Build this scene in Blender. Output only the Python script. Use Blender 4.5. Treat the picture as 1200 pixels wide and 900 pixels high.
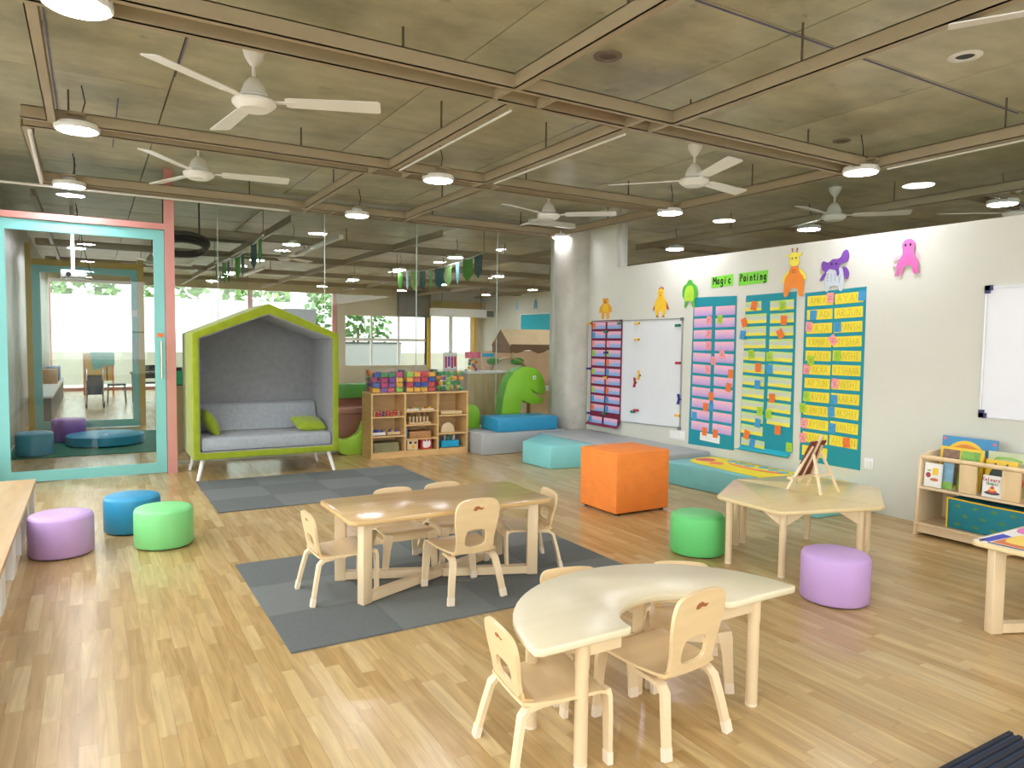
import bpy, bmesh, math, random
from mathutils import Vector, Matrix
random.seed(11)
for o in list(bpy.data.objects): bpy.data.objects.remove(o)
S = bpy.context.scene
COL = S.collection
R = math.radians
PI = math.pi

# ------------------------------------------------------------------ camera
FPX = 833.145                                   # focal length in pixels of a 1200 px wide frame
yaw, pitch, roll = R(30.667), R(-3.379), R(.744)
fwd = Vector((math.sin(yaw)*math.cos(pitch), math.cos(yaw)*math.cos(pitch), math.sin(pitch)))
rt = Vector((math.cos(yaw), -math.sin(yaw), 0))
up = rt.cross(fwd)
rt2 = rt*math.cos(roll) + up*math.sin(roll)
up2 = up*math.cos(roll) - rt*math.sin(roll)
cam_d = bpy.data.cameras.new('camera')
cam_d.sensor_fit = 'HORIZONTAL'; cam_d.sensor_width = 36; cam_d.lens = FPX/1200*36
cam_d.clip_start = .05; cam_d.clip_end = 200
cam = bpy.data.objects.new('camera', cam_d); COL.objects.link(cam)
CAM = Vector((0, 0, 1.4))
m = Matrix((rt2, up2, -fwd)).transposed().to_4x4(); m.translation = CAM
cam.matrix_world = m
S.camera = cam

# ------------------------------------------------------------------ sky, exposure
S.view_settings.view_transform = 'Standard'
S.view_settings.look = 'None'
S.view_settings.gamma = 1
S.view_settings.use_curve_mapping = False
S.view_settings.exposure = .7
W = bpy.data.worlds.new('overcast_sky'); S.world = W; W.use_nodes = True
nt = W.node_tree; nt.nodes.clear()
out = nt.nodes.new('ShaderNodeOutputWorld'); bg = nt.nodes.new('ShaderNodeBackground')
tc = nt.nodes.new('ShaderNodeTexCoord'); sx = nt.nodes.new('ShaderNodeSeparateXYZ'); rp = nt.nodes.new('ShaderNodeValToRGB')
nt.links.new(tc.outputs['Generated'], sx.inputs[0]); nt.links.new(sx.outputs['Z'], rp.inputs[0])
rp.color_ramp.elements[0].position = .0; rp.color_ramp.elements[0].color = (.97, .985, 1, 1)
rp.color_ramp.elements[1].position = .8; rp.color_ramp.elements[1].color = (.86, .93, 1, 1)
nt.links.new(rp.outputs[0], bg.inputs[0]); bg.inputs[1].default_value = 3.0
nt.links.new(bg.outputs[0], out.inputs[0])
LAMP_POWER = 66.0

# ------------------------------------------------------------------ materials
def lin(h):
    if isinstance(h, str):
        h = h.lstrip('#'); c = [int(h[i:i+2], 16)/255 for i in (0, 2, 4)]
    else: c = h
    return tuple((v/12.92 if v <= .04045 else ((v+.055)/1.055)**2.4) for v in c) + (1,)
MATS = {}
def mat(name, col, rough=.5, var=.08, scale=6, bump=0, bscale=60, metal=0, coat=0, stretch=(1, 1, 1), spec=.5, emit=0, coords='Object', sheen=0, col2=None):
    if name in MATS: return MATS[name]
    M = bpy.data.materials.new(name); M.use_nodes = True
    n = M.node_tree.nodes; l = M.node_tree.links
    b = n['Principled BSDF']
    b.inputs['Roughness'].default_value = rough; b.inputs['Metallic'].default_value = metal
    b.inputs['Coat Weight'].default_value = coat; b.inputs['Coat Roughness'].default_value = .25
    b.inputs['Specular IOR Level'].default_value = spec
    b.inputs['Sheen Weight'].default_value = sheen
    t = n.new('ShaderNodeTexCoord'); mp = n.new('ShaderNodeMapping'); mp.inputs['Scale'].default_value = stretch
    l.new(t.outputs[coords], mp.inputs[0])
    nz = n.new('ShaderNodeTexNoise'); nz.inputs['Scale'].default_value = scale; nz.inputs['Detail'].default_value = 5
    l.new(mp.outputs[0], nz.inputs[0])
    mx = n.new('ShaderNodeMix'); mx.data_type = 'RGBA'
    c = lin(col)
    if col2: a, d = c, lin(col2)
    else: a = tuple(v*(1-var) for v in c[:3])+(1,); d = tuple(min(1, v*(1+var)) for v in c[:3])+(1,)
    mx.inputs['A'].default_value = a; mx.inputs['B'].default_value = d
    rr = n.new('ShaderNodeMapRange'); rr.inputs['From Min'].default_value = .3; rr.inputs['From Max'].default_value = .7
    l.new(nz.outputs[0], rr.inputs[0]); l.new(rr.outputs[0], mx.inputs['Factor'])
    l.new(mx.outputs['Result'], b.inputs['Base Color'])
    if emit:
        b.inputs['Emission Color'].default_value = c; b.inputs['Emission Strength'].default_value = emit
    if bump:
        n2 = n.new('ShaderNodeTexNoise'); n2.inputs['Scale'].default_value = bscale; n2.inputs['Detail'].default_value = 3
        l.new(mp.outputs[0], n2.inputs[0])
        bp = n.new('ShaderNodeBump'); bp.inputs['Strength'].default_value = bump; bp.inputs['Distance'].default_value = .004
        l.new(n2.outputs[0], bp.inputs['Height']); l.new(bp.outputs[0], b.inputs['Normal'])
    MATS[name] = M
    return M

def glass(name, tint=(.97, .985, .98), refl=1.0, ior=1.35, rough=.0, milk=0):
    M = bpy.data.materials.new(name); M.use_nodes = True
    n = M.node_tree.nodes; l = M.node_tree.links
    n.remove(n['Principled BSDF'])
    o = n['Material Output']
    tr = n.new('ShaderNodeBsdfTransparent'); tr.inputs[0].default_value = tint+(1,)
    gl = n.new('ShaderNodeBsdfGlossy'); gl.inputs['Roughness'].default_value = rough
    nz = n.new('ShaderNodeTexNoise'); nz.inputs['Scale'].default_value = 3
    fr = n.new('ShaderNodeFresnel'); fr.inputs['IOR'].default_value = ior
    mu = n.new('ShaderNodeMath'); mu.operation = 'MULTIPLY'; mu.inputs[1].default_value = refl
    l.new(fr.outputs[0], mu.inputs[0])
    gm = n.new('ShaderNodeNewGeometry'); inv = n.new('ShaderNodeMath'); inv.operation = 'SUBTRACT'; inv.inputs[0].default_value = 1; l.new(gm.outputs['Backfacing'], inv.inputs[1])
    mf = n.new('ShaderNodeMath'); mf.operation = 'MULTIPLY'; l.new(mu.outputs[0], mf.inputs[0]); l.new(inv.outputs[0], mf.inputs[1])
    mx = n.new('ShaderNodeMixShader'); l.new(mf.outputs[0], mx.inputs[0]); l.new(tr.outputs[0], mx.inputs[1]); l.new(gl.outputs[0], mx.inputs[2])
    last = mx
    if milk:
        df = n.new('ShaderNodeBsdfDiffuse'); df.inputs[0].default_value = (.9, .92, .92, 1)
        m2 = n.new('ShaderNodeMixShader')
        mr = n.new('ShaderNodeMath'); mr.operation = 'MULTIPLY'; mr.inputs[1].default_value = milk*2
        l.new(nz.outputs[0], mr.inputs[0]); l.new(mr.outputs[0], m2.inputs[0])
        l.new(mx.outputs[0], m2.inputs[1]); l.new(df.outputs[0], m2.inputs[2]); last = m2
    l.new(last.outputs[0], o.inputs['Surface'])
    return M

def plank_mat(name, cols, world=True, brick=False):
    """oak-look strips: one tone per strip, grain along Y"""
    M = bpy.data.materials.new(name); M.use_nodes = True
    n = M.node_tree.nodes; l = M.node_tree.links; b = n['Principled BSDF']
    g = n.new('ShaderNodeNewGeometry'); oi = n.new('ShaderNodeObjectInfo')
    if brick:
        mp0 = n.new('ShaderNodeMapping'); mp0.inputs['Rotation'].default_value = (0, 0, PI/2)
        l.new(g.outputs['Position'], mp0.inputs[0])
        bk = n.new('ShaderNodeTexBrick'); bk.inputs['Scale'].default_value = 1; bk.inputs['Brick Width'].default_value = .5
        bk.inputs['Row Height'].default_value = .06; bk.inputs['Mortar Size'].default_value = .0006
        bk.inputs['Color1'].default_value = (0, 0, 0, 1); bk.inputs['Color2'].default_value = (1, 1, 1, 1)
        l.new(mp0.outputs[0], bk.inputs[0]); rnd = bk.outputs[0]
    else:
        ad = n.new('ShaderNodeMath'); l.new(g.outputs['Random Per Island'], ad.inputs[0]); l.new(oi.outputs['Random'], ad.inputs[1])
        fc = n.new('ShaderNodeMath'); fc.operation = 'FRACT'; l.new(ad.outputs[0], fc.inputs[0]); rnd = fc.outputs[0]
    ramp = n.new('ShaderNodeValToRGB'); cr = ramp.color_ramp
    while len(cr.elements) < len(cols): cr.elements.new(.5)
    for i, c in enumerate(cols):
        cr.elements[i].position = i/(len(cols)-1); cr.elements[i].color = lin(c)
    l.new(rnd, ramp.inputs[0])
    mp = n.new('ShaderNodeMapping'); mp.inputs['Scale'].default_value = (26, 2.2, 1)
    cb = n.new('ShaderNodeCombineXYZ'); ml = n.new('ShaderNodeMath'); ml.operation = 'MULTIPLY'; ml.inputs[1].default_value = 37
    l.new(rnd, ml.inputs[0]); l.new(ml.outputs[0], cb.inputs['Z']); l.new(ml.outputs[0], cb.inputs['Y'])
    va = n.new('ShaderNodeVectorMath'); l.new(g.outputs['Position'], mp.inputs[0]); l.new(mp.outputs[0], va.inputs[0]); l.new(cb.outputs[0], va.inputs[1])
    nz = n.new('ShaderNodeTexNoise'); nz.inputs['Scale'].default_value = 1; nz.inputs['Detail'].default_value = 6; nz.inputs['Distortion'].default_value = 1.2
    l.new(va.outputs[0], nz.inputs[0])
    mr = n.new('ShaderNodeMapRange'); mr.inputs['From Min'].default_value = .3; mr.inputs['From Max'].default_value = .72; mr.inputs['To Min'].default_value = .77; mr.inputs['To Max'].default_value = 1.1
    l.new(nz.outputs[0], mr.inputs[0])
    mx = n.new('ShaderNodeVectorMath'); mx.operation = 'MULTIPLY'
    l.new(ramp.outputs[0], mx.inputs[0]); l.new(mr.outputs[0], mx.inputs[1])
    l.new(mx.outputs[0], b.inputs['Base Color'])
    b.inputs['Roughness'].default_value = .25; b.inputs['Specular IOR Level'].default_value = .45
    bp = n.new('ShaderNodeBump'); bp.inputs['Strength'].default_value = .06; bp.inputs['Distance'].default_value = .003
    l.new(nz.outputs[0], bp.inputs['Height']); l.new(bp.outputs[0], b.inputs['Normal'])
    return M

def concrete_mat(name, base, dark, light):
    M = bpy.data.materials.new(name); M.use_nodes = True
    n = M.node_tree.nodes; l = M.node_tree.links; b = n['Principled BSDF']
    g = n.new('ShaderNodeNewGeometry'); oi = n.new('ShaderNodeObjectInfo')
    cb = n.new('ShaderNodeCombineXYZ'); ml = n.new('ShaderNodeMath'); ml.operation = 'MULTIPLY'; ml.inputs[1].default_value = 19
    l.new(oi.outputs['Random'], ml.inputs[0]); l.new(ml.outputs[0], cb.inputs['Z'])
    va = n.new('ShaderNodeVectorMath'); l.new(g.outputs['Position'], va.inputs[0]); l.new(cb.outputs[0], va.inputs[1])
    n1 = n.new('ShaderNodeTexNoise'); n1.inputs['Scale'].default_value = 1.6; n1.inputs['Detail'].default_value = 9; n1.inputs['Roughness'].default_value = .62
    l.new(va.outputs[0], n1.inputs[0])
    r1 = n.new('ShaderNodeValToRGB'); e = r1.color_ramp.elements
    e[0].position = .3; e[0].color = lin(dark); e[1].position = .72; e[1].color = lin(light)
    k = r1.color_ramp.elements.new(.5); k.color = lin(base)
    l.new(n1.outputs[0], r1.inputs[0])
    mp = n.new('ShaderNodeMapping'); mp.inputs['Scale'].default_value = (2.5, 6, 1); l.new(va.outputs[0], mp.inputs[0])
    n2 = n.new('ShaderNodeTexNoise'); n2.inputs['Scale'].default_value = 1.2; n2.inputs['Detail'].default_value = 7; l.new(mp.outputs[0], n2.inputs[0])
    mr = n.new('ShaderNodeMapRange'); mr.inputs['From Min'].default_value = .3; mr.inputs['From Max'].default_value = .7; mr.inputs['To Min'].default_value = .86; mr.inputs['To Max'].default_value = 1.1
    l.new(n2.outputs[0], mr.inputs[0])
    n3 = n.new('ShaderNodeTexNoise'); n3.inputs['Scale'].default_value = 5; n3.inputs['Detail'].default_value = 8; l.new(va.outputs[0], n3.inputs[0])
    m3 = n.new('ShaderNodeMapRange'); m3.inputs['From Min'].default_value = .68; m3.inputs['From Max'].default_value = .74; m3.inputs['To Min'].default_value = 1; m3.inputs['To Max'].default_value = .72
    l.new(n3.outputs[0], m3.inputs[0])
    x = n.new('ShaderNodeVectorMath'); x.operation = 'MULTIPLY'; l.new(r1.outputs[0], x.inputs[0]); l.new(mr.outputs[0], x.inputs[1])
    y = n.new('ShaderNodeVectorMath'); y.operation = 'MULTIPLY'; l.new(x.outputs[0], y.inputs[0]); l.new(m3.outputs[0], y.inputs[1])
    l.new(y.outputs[0], b.inputs['Base Color']); b.inputs['Roughness'].default_value = .38
    bp = n.new('ShaderNodeBump'); bp.inputs['Strength'].default_value = .15; bp.inputs['Distance'].default_value = .01
    l.new(n1.outputs[0], bp.inputs['Height']); l.new(bp.outputs[0], b.inputs['Normal'])
    return M

def band_mat(name, stops, axis='Z'):
    """painted paper card: colour bands over the card's own height"""
    M = bpy.data.materials.new(name); M.use_nodes = True
    n = M.node_tree.nodes; l = M.node_tree.links; b = n['Principled BSDF']
    t = n.new('ShaderNodeTexCoord'); s = n.new('ShaderNodeSeparateXYZ'); l.new(t.outputs['Generated'], s.inputs[0])
    nz = n.new('ShaderNodeTexNoise'); nz.inputs['Scale'].default_value = 30; l.new(t.outputs['Object'], nz.inputs[0])
    ma = n.new('ShaderNodeMath'); ma.operation = 'MULTIPLY_ADD'; ma.inputs[1].default_value = .5
    l.new(nz.outputs[0], ma.inputs[0]); l.new(s.outputs[axis], ma.inputs[2])
    sb = n.new('ShaderNodeMath'); sb.operation = 'SUBTRACT'; sb.inputs[1].default_value = .25; l.new(ma.outputs[0], sb.inputs[0])
    r = n.new('ShaderNodeValToRGB'); cr = r.color_ramp
    while len(cr.elements) < len(stops): cr.elements.new(.5)
    for i, (p, c) in enumerate(stops): cr.elements[i].position = p; cr.elements[i].color = lin(c)
    l.new(sb.outputs[0], r.inputs[0]); l.new(r.outputs[0], b.inputs['Base Color']); b.inputs['Roughness'].default_value = .7
    return M

# ------------------------------------------------------------------ mesh builder
class MB:
    def __init__(s): s.v = []; s.f = []
    def add(s, vs, fs):
        k = len(s.v); s.v += [tuple(p) for p in vs]; s.f += [tuple(i+k for i in f) for f in fs]; return s
    def box(s, x0, x1, y0, y1, z0, z1):
        return s.add([(x0,y0,z0),(x1,y0,z0),(x1,y1,z0),(x0,y1,z0),(x0,y0,z1),(x1,y0,z1),(x1,y1,z1),(x0,y1,z1)],
                     [(0,3,2,1),(4,5,6,7),(0,1,5,4),(1,2,6,5),(2,3,7,6),(3,0,4,7)])
    def prism(s, poly, a, b, axis='z'):
        """poly: 2D outline; z: (x,y) between z a..b; y: (x,z) between y a..b; x: (y,z) between x a..b"""
        n = len(poly)
        ar = sum(poly[i][0]*poly[(i+1) % n][1]-poly[(i+1) % n][0]*poly[i][1] for i in range(n))
        if ar < 0: poly = poly[::-1]
        P = {'z': lambda p, h: (p[0], p[1], h), 'y': lambda p, h: (p[0], h, p[1]), 'x': lambda p, h: (h, p[0], p[1])}[axis]
        if axis == 'y': a, b = b, a
        vs = [P(p, a) for p in poly]+[P(p, b) for p in poly]
        fs = [tuple(range(n-1, -1, -1)), tuple(range(n, 2*n))]+[(i, (i+1) % n, n+(i+1) % n, n+i) for i in range(n)]
        return s.add(vs, fs)
    def ring(s, outer, inner, a, b, axis='y'):
        n = len(outer)
        P = {'z': lambda p, h: (p[0], p[1], h), 'y': lambda p, h: (p[0], h, p[1]), 'x': lambda p, h: (h, p[0], p[1])}[axis]
        vs = [P(p, a) for p in outer]+[P(p, a) for p in inner]+[P(p, b) for p in outer]+[P(p, b) for p in inner]
        fs = []
        for i in range(n):
            j = (i+1) % n
            fs += [(i, j, n+j, n+i), (2*n+i, 3*n+i, 3*n+j, 2*n+j), (i, 2*n+i, 2*n+j, j), (n+i, n+j, 3*n+j, 3*n+i)]
        return s.add(vs, fs)
    def lathe(s, prof, c=(0, 0, 0), n=24):
        vs = []; fs = []; k = len(prof)
        for i in range(n):
            a = 2*PI*i/n
            for r, z in prof: vs.append((c[0]+r*math.cos(a), c[1]+r*math.sin(a), c[2]+z))
        for i in range(n):
            for q in range(k-1):
                fs.append((i*k+q, ((i+1) % n)*k+q, ((i+1) % n)*k+q+1, i*k+q+1))
        if prof[0][0] > 1e-6: fs.append(tuple(i*k for i in range(n))[::-1])
        if prof[-1][0] > 1e-6: fs.append(tuple(i*k+k-1 for i in range(n)))
        return s.add(vs, fs)
    def tube(s, pts, r, n=8, closed=False):
        pts = [Vector(p) for p in pts]; vs = []; fs = []; K = len(pts)
        rr = r if isinstance(r, (list, tuple)) else [r]*K
        for i, p in enumerate(pts):
            if closed: t = (pts[(i+1) % K]-pts[i-1])
            else: t = pts[min(i+1, K-1)]-pts[max(i-1, 0)]
            t.normalize()
            u = t.cross(Vector((0, 0, 1)) if abs(t.z) < .95 else Vector((1, 0, 0))).normalized(); w = u.cross(t)
            for j in range(n):
                a = 2*PI*j/n; vs.append(p+(u*math.cos(a)+w*math.sin(a))*rr[i])
        L = K if closed else K-1
        for i in range(L):
            i2 = (i+1) % K
            for j in range(n): fs.append((i*n+j, i*n+(j+1) % n, i2*n+(j+1) % n, i2*n+j))
        if not closed: fs += [tuple(range(n))[::-1], tuple(range((K-1)*n, K*n))]
        return s.add(vs, fs)
    def bar(s, pts, wdir, w, t):
        """rectangular strip swept along pts; w across wdir, t thick; w may be a list"""
        pts = [Vector(p) for p in pts]; wd = Vector(wdir).normalized(); K = len(pts)
        ws = w if isinstance(w, (list, tuple)) else [w]*K
        vs = []; fs = []
        for i, p in enumerate(pts):
            tg = (pts[min(i+1, K-1)]-pts[max(i-1, 0)]).normalized()
            nn = tg.cross(wd).normalized(); ww = nn.cross(tg).normalized()
            for a, b in ((-1, -1), (1, -1), (1, 1), (-1, 1)): vs.append(p+ww*ws[i]/2*a+nn*t/2*b)
        for i in range(K-1):
            for j in range(4): fs.append((i*4+j, i*4+(j+1) % 4, i*4+4+(j+1) % 4, i*4+4+j))
        fs += [(3, 2, 1, 0), tuple(range((K-1)*4, K*4))]
        return s.add(vs, fs)
    def ball(s, c, r, sq=(1, 1, 1), nu=10, nv=6):
        prof = [(r*math.sin(PI*i/nv)*1, -r*math.cos(PI*i/nv)) for i in range(nv+1)]
        k = len(s.v); s.lathe([(max(a, 1e-7), b) for a, b in prof], (0, 0, 0), nu)
        s.v[k:] = [(x*sq[0]+c[0], y*sq[1]+c[1], z*sq[2]+c[2]) for x, y, z in s.v[k:]]
        return s
    def xf(s, M):
        s.v = [tuple(M @ Vector(p)) for p in s.v]; return s
    def mesh(s, name, material, bevel=0, seg=2, smooth=False, sharp=35):
        me = bpy.data.meshes.new(name); me.from_pydata(s.v, [], s.f)
        bm = bmesh.new(); bm.from_mesh(me)
        bmesh.ops.remove_doubles(bm, verts=bm.verts, dist=1e-6)
        bmesh.ops.recalc_face_normals(bm, faces=bm.faces)
        if bevel:
            es = [e for e in bm.edges if len(e.link_faces) == 2 and e.calc_face_angle(0) > R(30)]
            bmesh.ops.bevel(bm, geom=es, offset=bevel, segments=seg, affect='EDGES', profile=.5, clamp_overlap=True)
        bm.to_mesh(me); bm.free()
        if smooth or bevel:
            for p in me.polygons: p.use_smooth = True
            try: me.set_sharp_from_angle(angle=R(sharp if not bevel else 50))
            except Exception: pass
        me.materials.append(material)
        return me

def ob(name, me, parent=None, loc=(0, 0, 0), rot=(0, 0, 0)):
    o = bpy.data.objects.new(name, me); COL.objects.link(o)
    o.location = loc; o.rotation_euler = rot
    if parent: o.parent = parent
    return o
def part(name, mb, material, parent=None, loc=(0, 0, 0), rot=(0, 0, 0), **k):
    return ob(name, mb.mesh(name, material, **k), parent, loc, rot)
def tag(o, label, cat, group=None):
    o['label'] = label; o['category'] = cat
    if group: o['group'] = group
    return o
def thing(name, label, cat, loc=(0, 0, 0), rz=0, group=None):
    o = bpy.data.objects.new(name, None); COL.objects.link(o); o.empty_display_size = .1
    o.location = loc; o.rotation_euler = (0, 0, rz)
    return tag(o, label, cat, group)
def single(name, label, cat, mb, material, group=None, loc=(0, 0, 0), rot=(0, 0, 0), **k):
    return tag(part(name, mb, material, None, loc, rot, **k), label, cat, group)
def struct(name, mb, material, parent=None, **k):
    o = part(name, mb, material, parent, **k)
    if not parent: o['kind'] = 'structure'
    return o
def kids(o): return [c for c in list(COL.objects) if c.parent == o]
def copy_tree(o, loc, rz, label=None, group=None):
    ch = {}
    for x in COL.objects:
        if x.parent: ch.setdefault(x.parent.name, []).append(x)
    def rec(a, par):
        c = a.copy(); COL.objects.link(c); c.parent = par
        for d in ch.get(a.name, []): rec(d, c)
        return c
    r = rec(o, None); r.location = loc; r.rotation_euler = (0, 0, rz)
    if label: r['label'] = label
    if group: r['group'] = group
    return r
def box(*a): return MB().box(*a)
def smooth_poly(pts, k=4):
    """closed Catmull-Rom outline"""
    o = []; n = len(pts)
    for i in range(n):
        p0, p1, p2, p3 = [Vector(pts[(i+d) % n]) for d in (-1, 0, 1, 2)]
        for j in range(k):
            t = j/k
            o.append(tuple(.5*((2*p1)+(p2-p0)*t+(2*p0-5*p1+4*p2-p3)*t*t+(3*p1-p0-3*p2+p3)*t**3)))
    return o
def round_rect(x0, x1, y0, y1, r, n=5):
    o = []
    for cx, cy, a in ((x1-r, y1-r, 0), (x0+r, y1-r, 90), (x0+r, y0+r, 180), (x1-r, y0+r, 270)):
        for i in range(n+1): t = R(a+90*i/n); o.append((cx+r*math.cos(t), cy+r*math.sin(t)))
    return o
def ellipse(cx, cy, rx, ry, n=20, a0=0, a1=360):
    return [(cx+rx*math.cos(R(a0+(a1-a0)*i/n)), cy+ry*math.sin(R(a0+(a1-a0)*i/n))) for i in range(n if a1-a0 == 360 else n+1)]
def round_corners(poly, r, n=4):
    o = []; N = len(poly)
    for i in range(N):
        p = Vector(poly[i]); a = (Vector(poly[i-1])-p); b = (Vector(poly[(i+1) % N])-p)
        rr = min(r, a.length*.45, b.length*.45)
        A = p+a.normalized()*rr; B = p+b.normalized()*rr
        for j in range(n+1):
            t = j/n; o.append(tuple(A*(1-t)**2+p*2*t*(1-t)+B*t*t))
    return o

# ------------------------------------------------------------------ palette
WOOD = mat('birch_ply', '#e0c496', .34, .07, 3, .05, 30, coat=.2, stretch=(1, 6, 1), spec=.4)
WOODP = mat('pale_maple', '#e2caa3', .35, .05, 3, .04, 30, coat=.15, stretch=(5, 1, 1))
TOPW = mat('maple_laminate', '#dcc592', .19, .05, 2.5, .03, 20, coat=.3, stretch=(1, 7, 1), spec=.5)
TOPL = mat('oak_laminate', '#d0ac74', .19, .12, 2.5, .03, 20, coat=.3, stretch=(1, 9, 1), spec=.5)
KTOP = mat('cream_laminate', '#dfd3b2', .3, .03, 3, .03, 20, coat=.15, stretch=(1, 5, 1), spec=.45)
EDGE = mat('ply_edge', '#d9b683', .4, .08, 8)
CAP = mat('foot_sleeve', '#ead9c0', .45, .03, 8)
SHELFW = mat('pine_board', '#ddb67c', .42, .1, 3, .05, 25, stretch=(2, 2, 9))
WHITE = mat('white_wall_paint', '#d6d6c9', .65, .025, 2, .05, 90)
WHITEP = mat('white_enamel', '#f0eeea', .3, .02, 5, spec=.5)
TAUPE = mat('taupe_steel', '#a8997f', .42, .05, 4)
ROD = mat('dull_steel_rod', '#6d6250', .45, .1, 10, metal=.5)
TEAL = mat('teal_paint', '#7fc4c0', .35, .03, 3)
PINK = mat('coral_pink_paint', '#cf8f86', .4, .04, 3)
MUST = mat('mustard_paint', '#b89a35', .4, .05, 4)
GREENF = mat('lime_felt', '#8f9e14', .9, .1, 12, .4, 220, sheen=.3)
GREYF = mat('grey_felt', '#8b8c8d', .92, .09, 14, .45, 220, sheen=.3)
SEATF = mat('grey_woven_cloth', '#a3a8ac', .9, .1, 30, .5, 260, sheen=.3)
RUGA = mat('carpet_tile_mid', '#747874', .95, .07, 20, .6, 260, stretch=(1, 8, 1))
RUGB = mat('carpet_tile_dark', '#676b68', .95, .07, 20, .6, 260, stretch=(8, 1, 1))
STEEL = mat('brushed_steel', '#c9c9c6', .3, .05, 20, metal=.9, stretch=(1, 1, 20))
BLACK = mat('black_plastic', '#232325', .5, .1, 10)
DGREY = mat('dark_grey_paint', '#6d7068', .6, .06, 3)
PAPERW = mat('white_paper', '#edece6', .7, .03, 10)
CONC = concrete_mat('board_marked_concrete', '#b5b093', '#948f75', '#cac4a8')
CONC2 = concrete_mat('column_concrete', '#b3b0a2', '#96938a', '#c4c1b4')
GLASS = glass('clear_glass', (.955, .985, .965), 1.0, 1.6)
GLASSO = glass('window_glass', (.98, .99, .98), .6, 1.3)
PERSP = glass('clear_plastic', (.985, .985, .985), .8, 1.38, .08, .025)
def leather(name, c, **k): return mat(name, c, .42, .04, 5, .12, 180, spec=.45, **k)
VIOLET = leather('lilac_vinyl', '#c3a0d6'); BLUE = leather('blue_vinyl', '#2d8fb8'); GREEN = leather('mint_green_vinyl', '#84d98a')
GREEN2 = leather('leaf_green_vinyl', '#69cf78'); BLUE2 = leather('sky_blue_vinyl', '#3a9bbd'); MINT = leather('aqua_vinyl', '#84cfce'); MINT2 = leather('soft_teal_vinyl', '#76b9b8')
GREYV = leather('grey_vinyl', '#a9acab'); LIME = leather('lime_vinyl', '#86c232'); LIMED = leather('deep_lime_vinyl', '#62a542'); BLIME = leather('bright_lime_vinyl', '#aee04e')
TERRA = leather('terracotta_vinyl', '#b3725f'); ROSE = leather('rose_vinyl', '#cb8c80'); GRASS = leather('grass_green_vinyl', '#62b04f'); PURP = leather('purple_vinyl', '#9a67b5')
INK = mat('black_ink', '#1b1b1d', .7, .05, 10)
PENCIL = mat('brown_pencil', '#b59b35', .8, .1, 20)
LAMPM = mat('lamp_diffuser', '#f4f3ff', .4, .01, 3, emit=LAMP_POWER)

# ================================================================== SETTING
# floor
FB = plank_mat('oak_print_floor', ['#b08f5b', '#bf9f69', '#c8ac77', '#b69560', '#cdb27f', '#b4935f', '#c4a571'])
FBK = plank_mat('oak_print_floor_far', ['#b0915e', '#c0a26c', '#cbb07e'], brick=True)
JOINT = mat('floor_joint', '#94754c', .5, .1, 6)
floor = struct('floor', box(-3, 13, -3.6, 22, -.12, -.0035), JOINT)
o = part('far_floor', box(-1, 11.6, 9.6, 21.35, -.003, 0), FBK, floor)
part('far_floor', box(5.80, 11.6, -3.4, 9.6, -.003, 0), FBK, floor)
PW = .06
strips = []
x = -.96; k = 0
while x < 5.78:
    y = -1.0 + random.uniform(-.6, 0)
    while y < 9.6:
        L = random.choice((.3, .42, .42, .55, .6)); y1 = min(y+L, 9.6)
        if y1 > -1.0: strips.append((x, max(y, -1.0), y1))
        y += L
    x += PW
def proj(p):
    d = Vector(p)-CAM; z = d.dot(fwd)
    if z < .1: return None
    return 600+FPX*d.dot(rt2)/z, 450-FPX*d.dot(up2)/z, z
def score(s):
    q = proj((s[0]+PW/2, (s[1]+s[2])/2, 0))
    if not q or not (-20 < q[0] < 1220 and q[1] < 915): return 0
    return 1/q[2]
ranked = sorted(strips, key=score, reverse=True)
big, rest = ranked[:300], ranked[300:]
pm = {}
for s in big:
    L = round(s[2]-s[1], 3)
    if L not in pm: pm[L] = box(.0003, PW-.0003, .0003, L-.0003, -.003, 0).mesh('plank', FB)
    ob('plank', pm[L], floor, (s[0], s[1], 0))
mb = MB()
for s in rest: mb.box(s[0]+.0003, s[0]+PW-.0003, s[1]+.0003, s[2]-.0003, -.003, 0)
part('floor_planks', mb, FB, floor)['kind'] = 'stuff'

# ceiling: concrete slab cast in formwork panels
ceil = struct('ceiling', box(-1.2, 13, -3.6, 22.2, 3.12, 3.3), mat('ceiling_joint', '#6d6650', .8, .1, 5))
xs = [-1.2, -.92+.0, .5, 1.98, 3.33, 4.76, 6.18, 7.6, 9.02, 10.44, 11.86, 13]
ys = [-3.6, -.05, 2.64, 5.5, 8.3, 11.1, 13.9, 16.7, 19.5, 22.2]
for i in range(len(xs)-1):
    for j in range(len(ys)-1):
        dz = random.uniform(0, .004)
        part('concrete_panel', box(xs[i]+.005, xs[i+1]-.005, ys[j]+.004, ys[j+1]-.004, 3.1-dz, 3.125), CONC, ceil)
CHALK = mat('chalk_violet', '#6f6a86', .8, .1, 10)
for q in ((-.185, -.175, 3.9, 6.6), (.2, .208, 5.9, 7.4), (.5, .51, 4.2, 5.2)): part('chalk_line', box(q[0], q[1], q[2], q[3], 3.092, 3.098), CHALK, ceil)
part('chalk_line', box(2.6, 5.8, 2.655, 2.664, 3.092, 3.098), CHALK, ceil)
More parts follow.
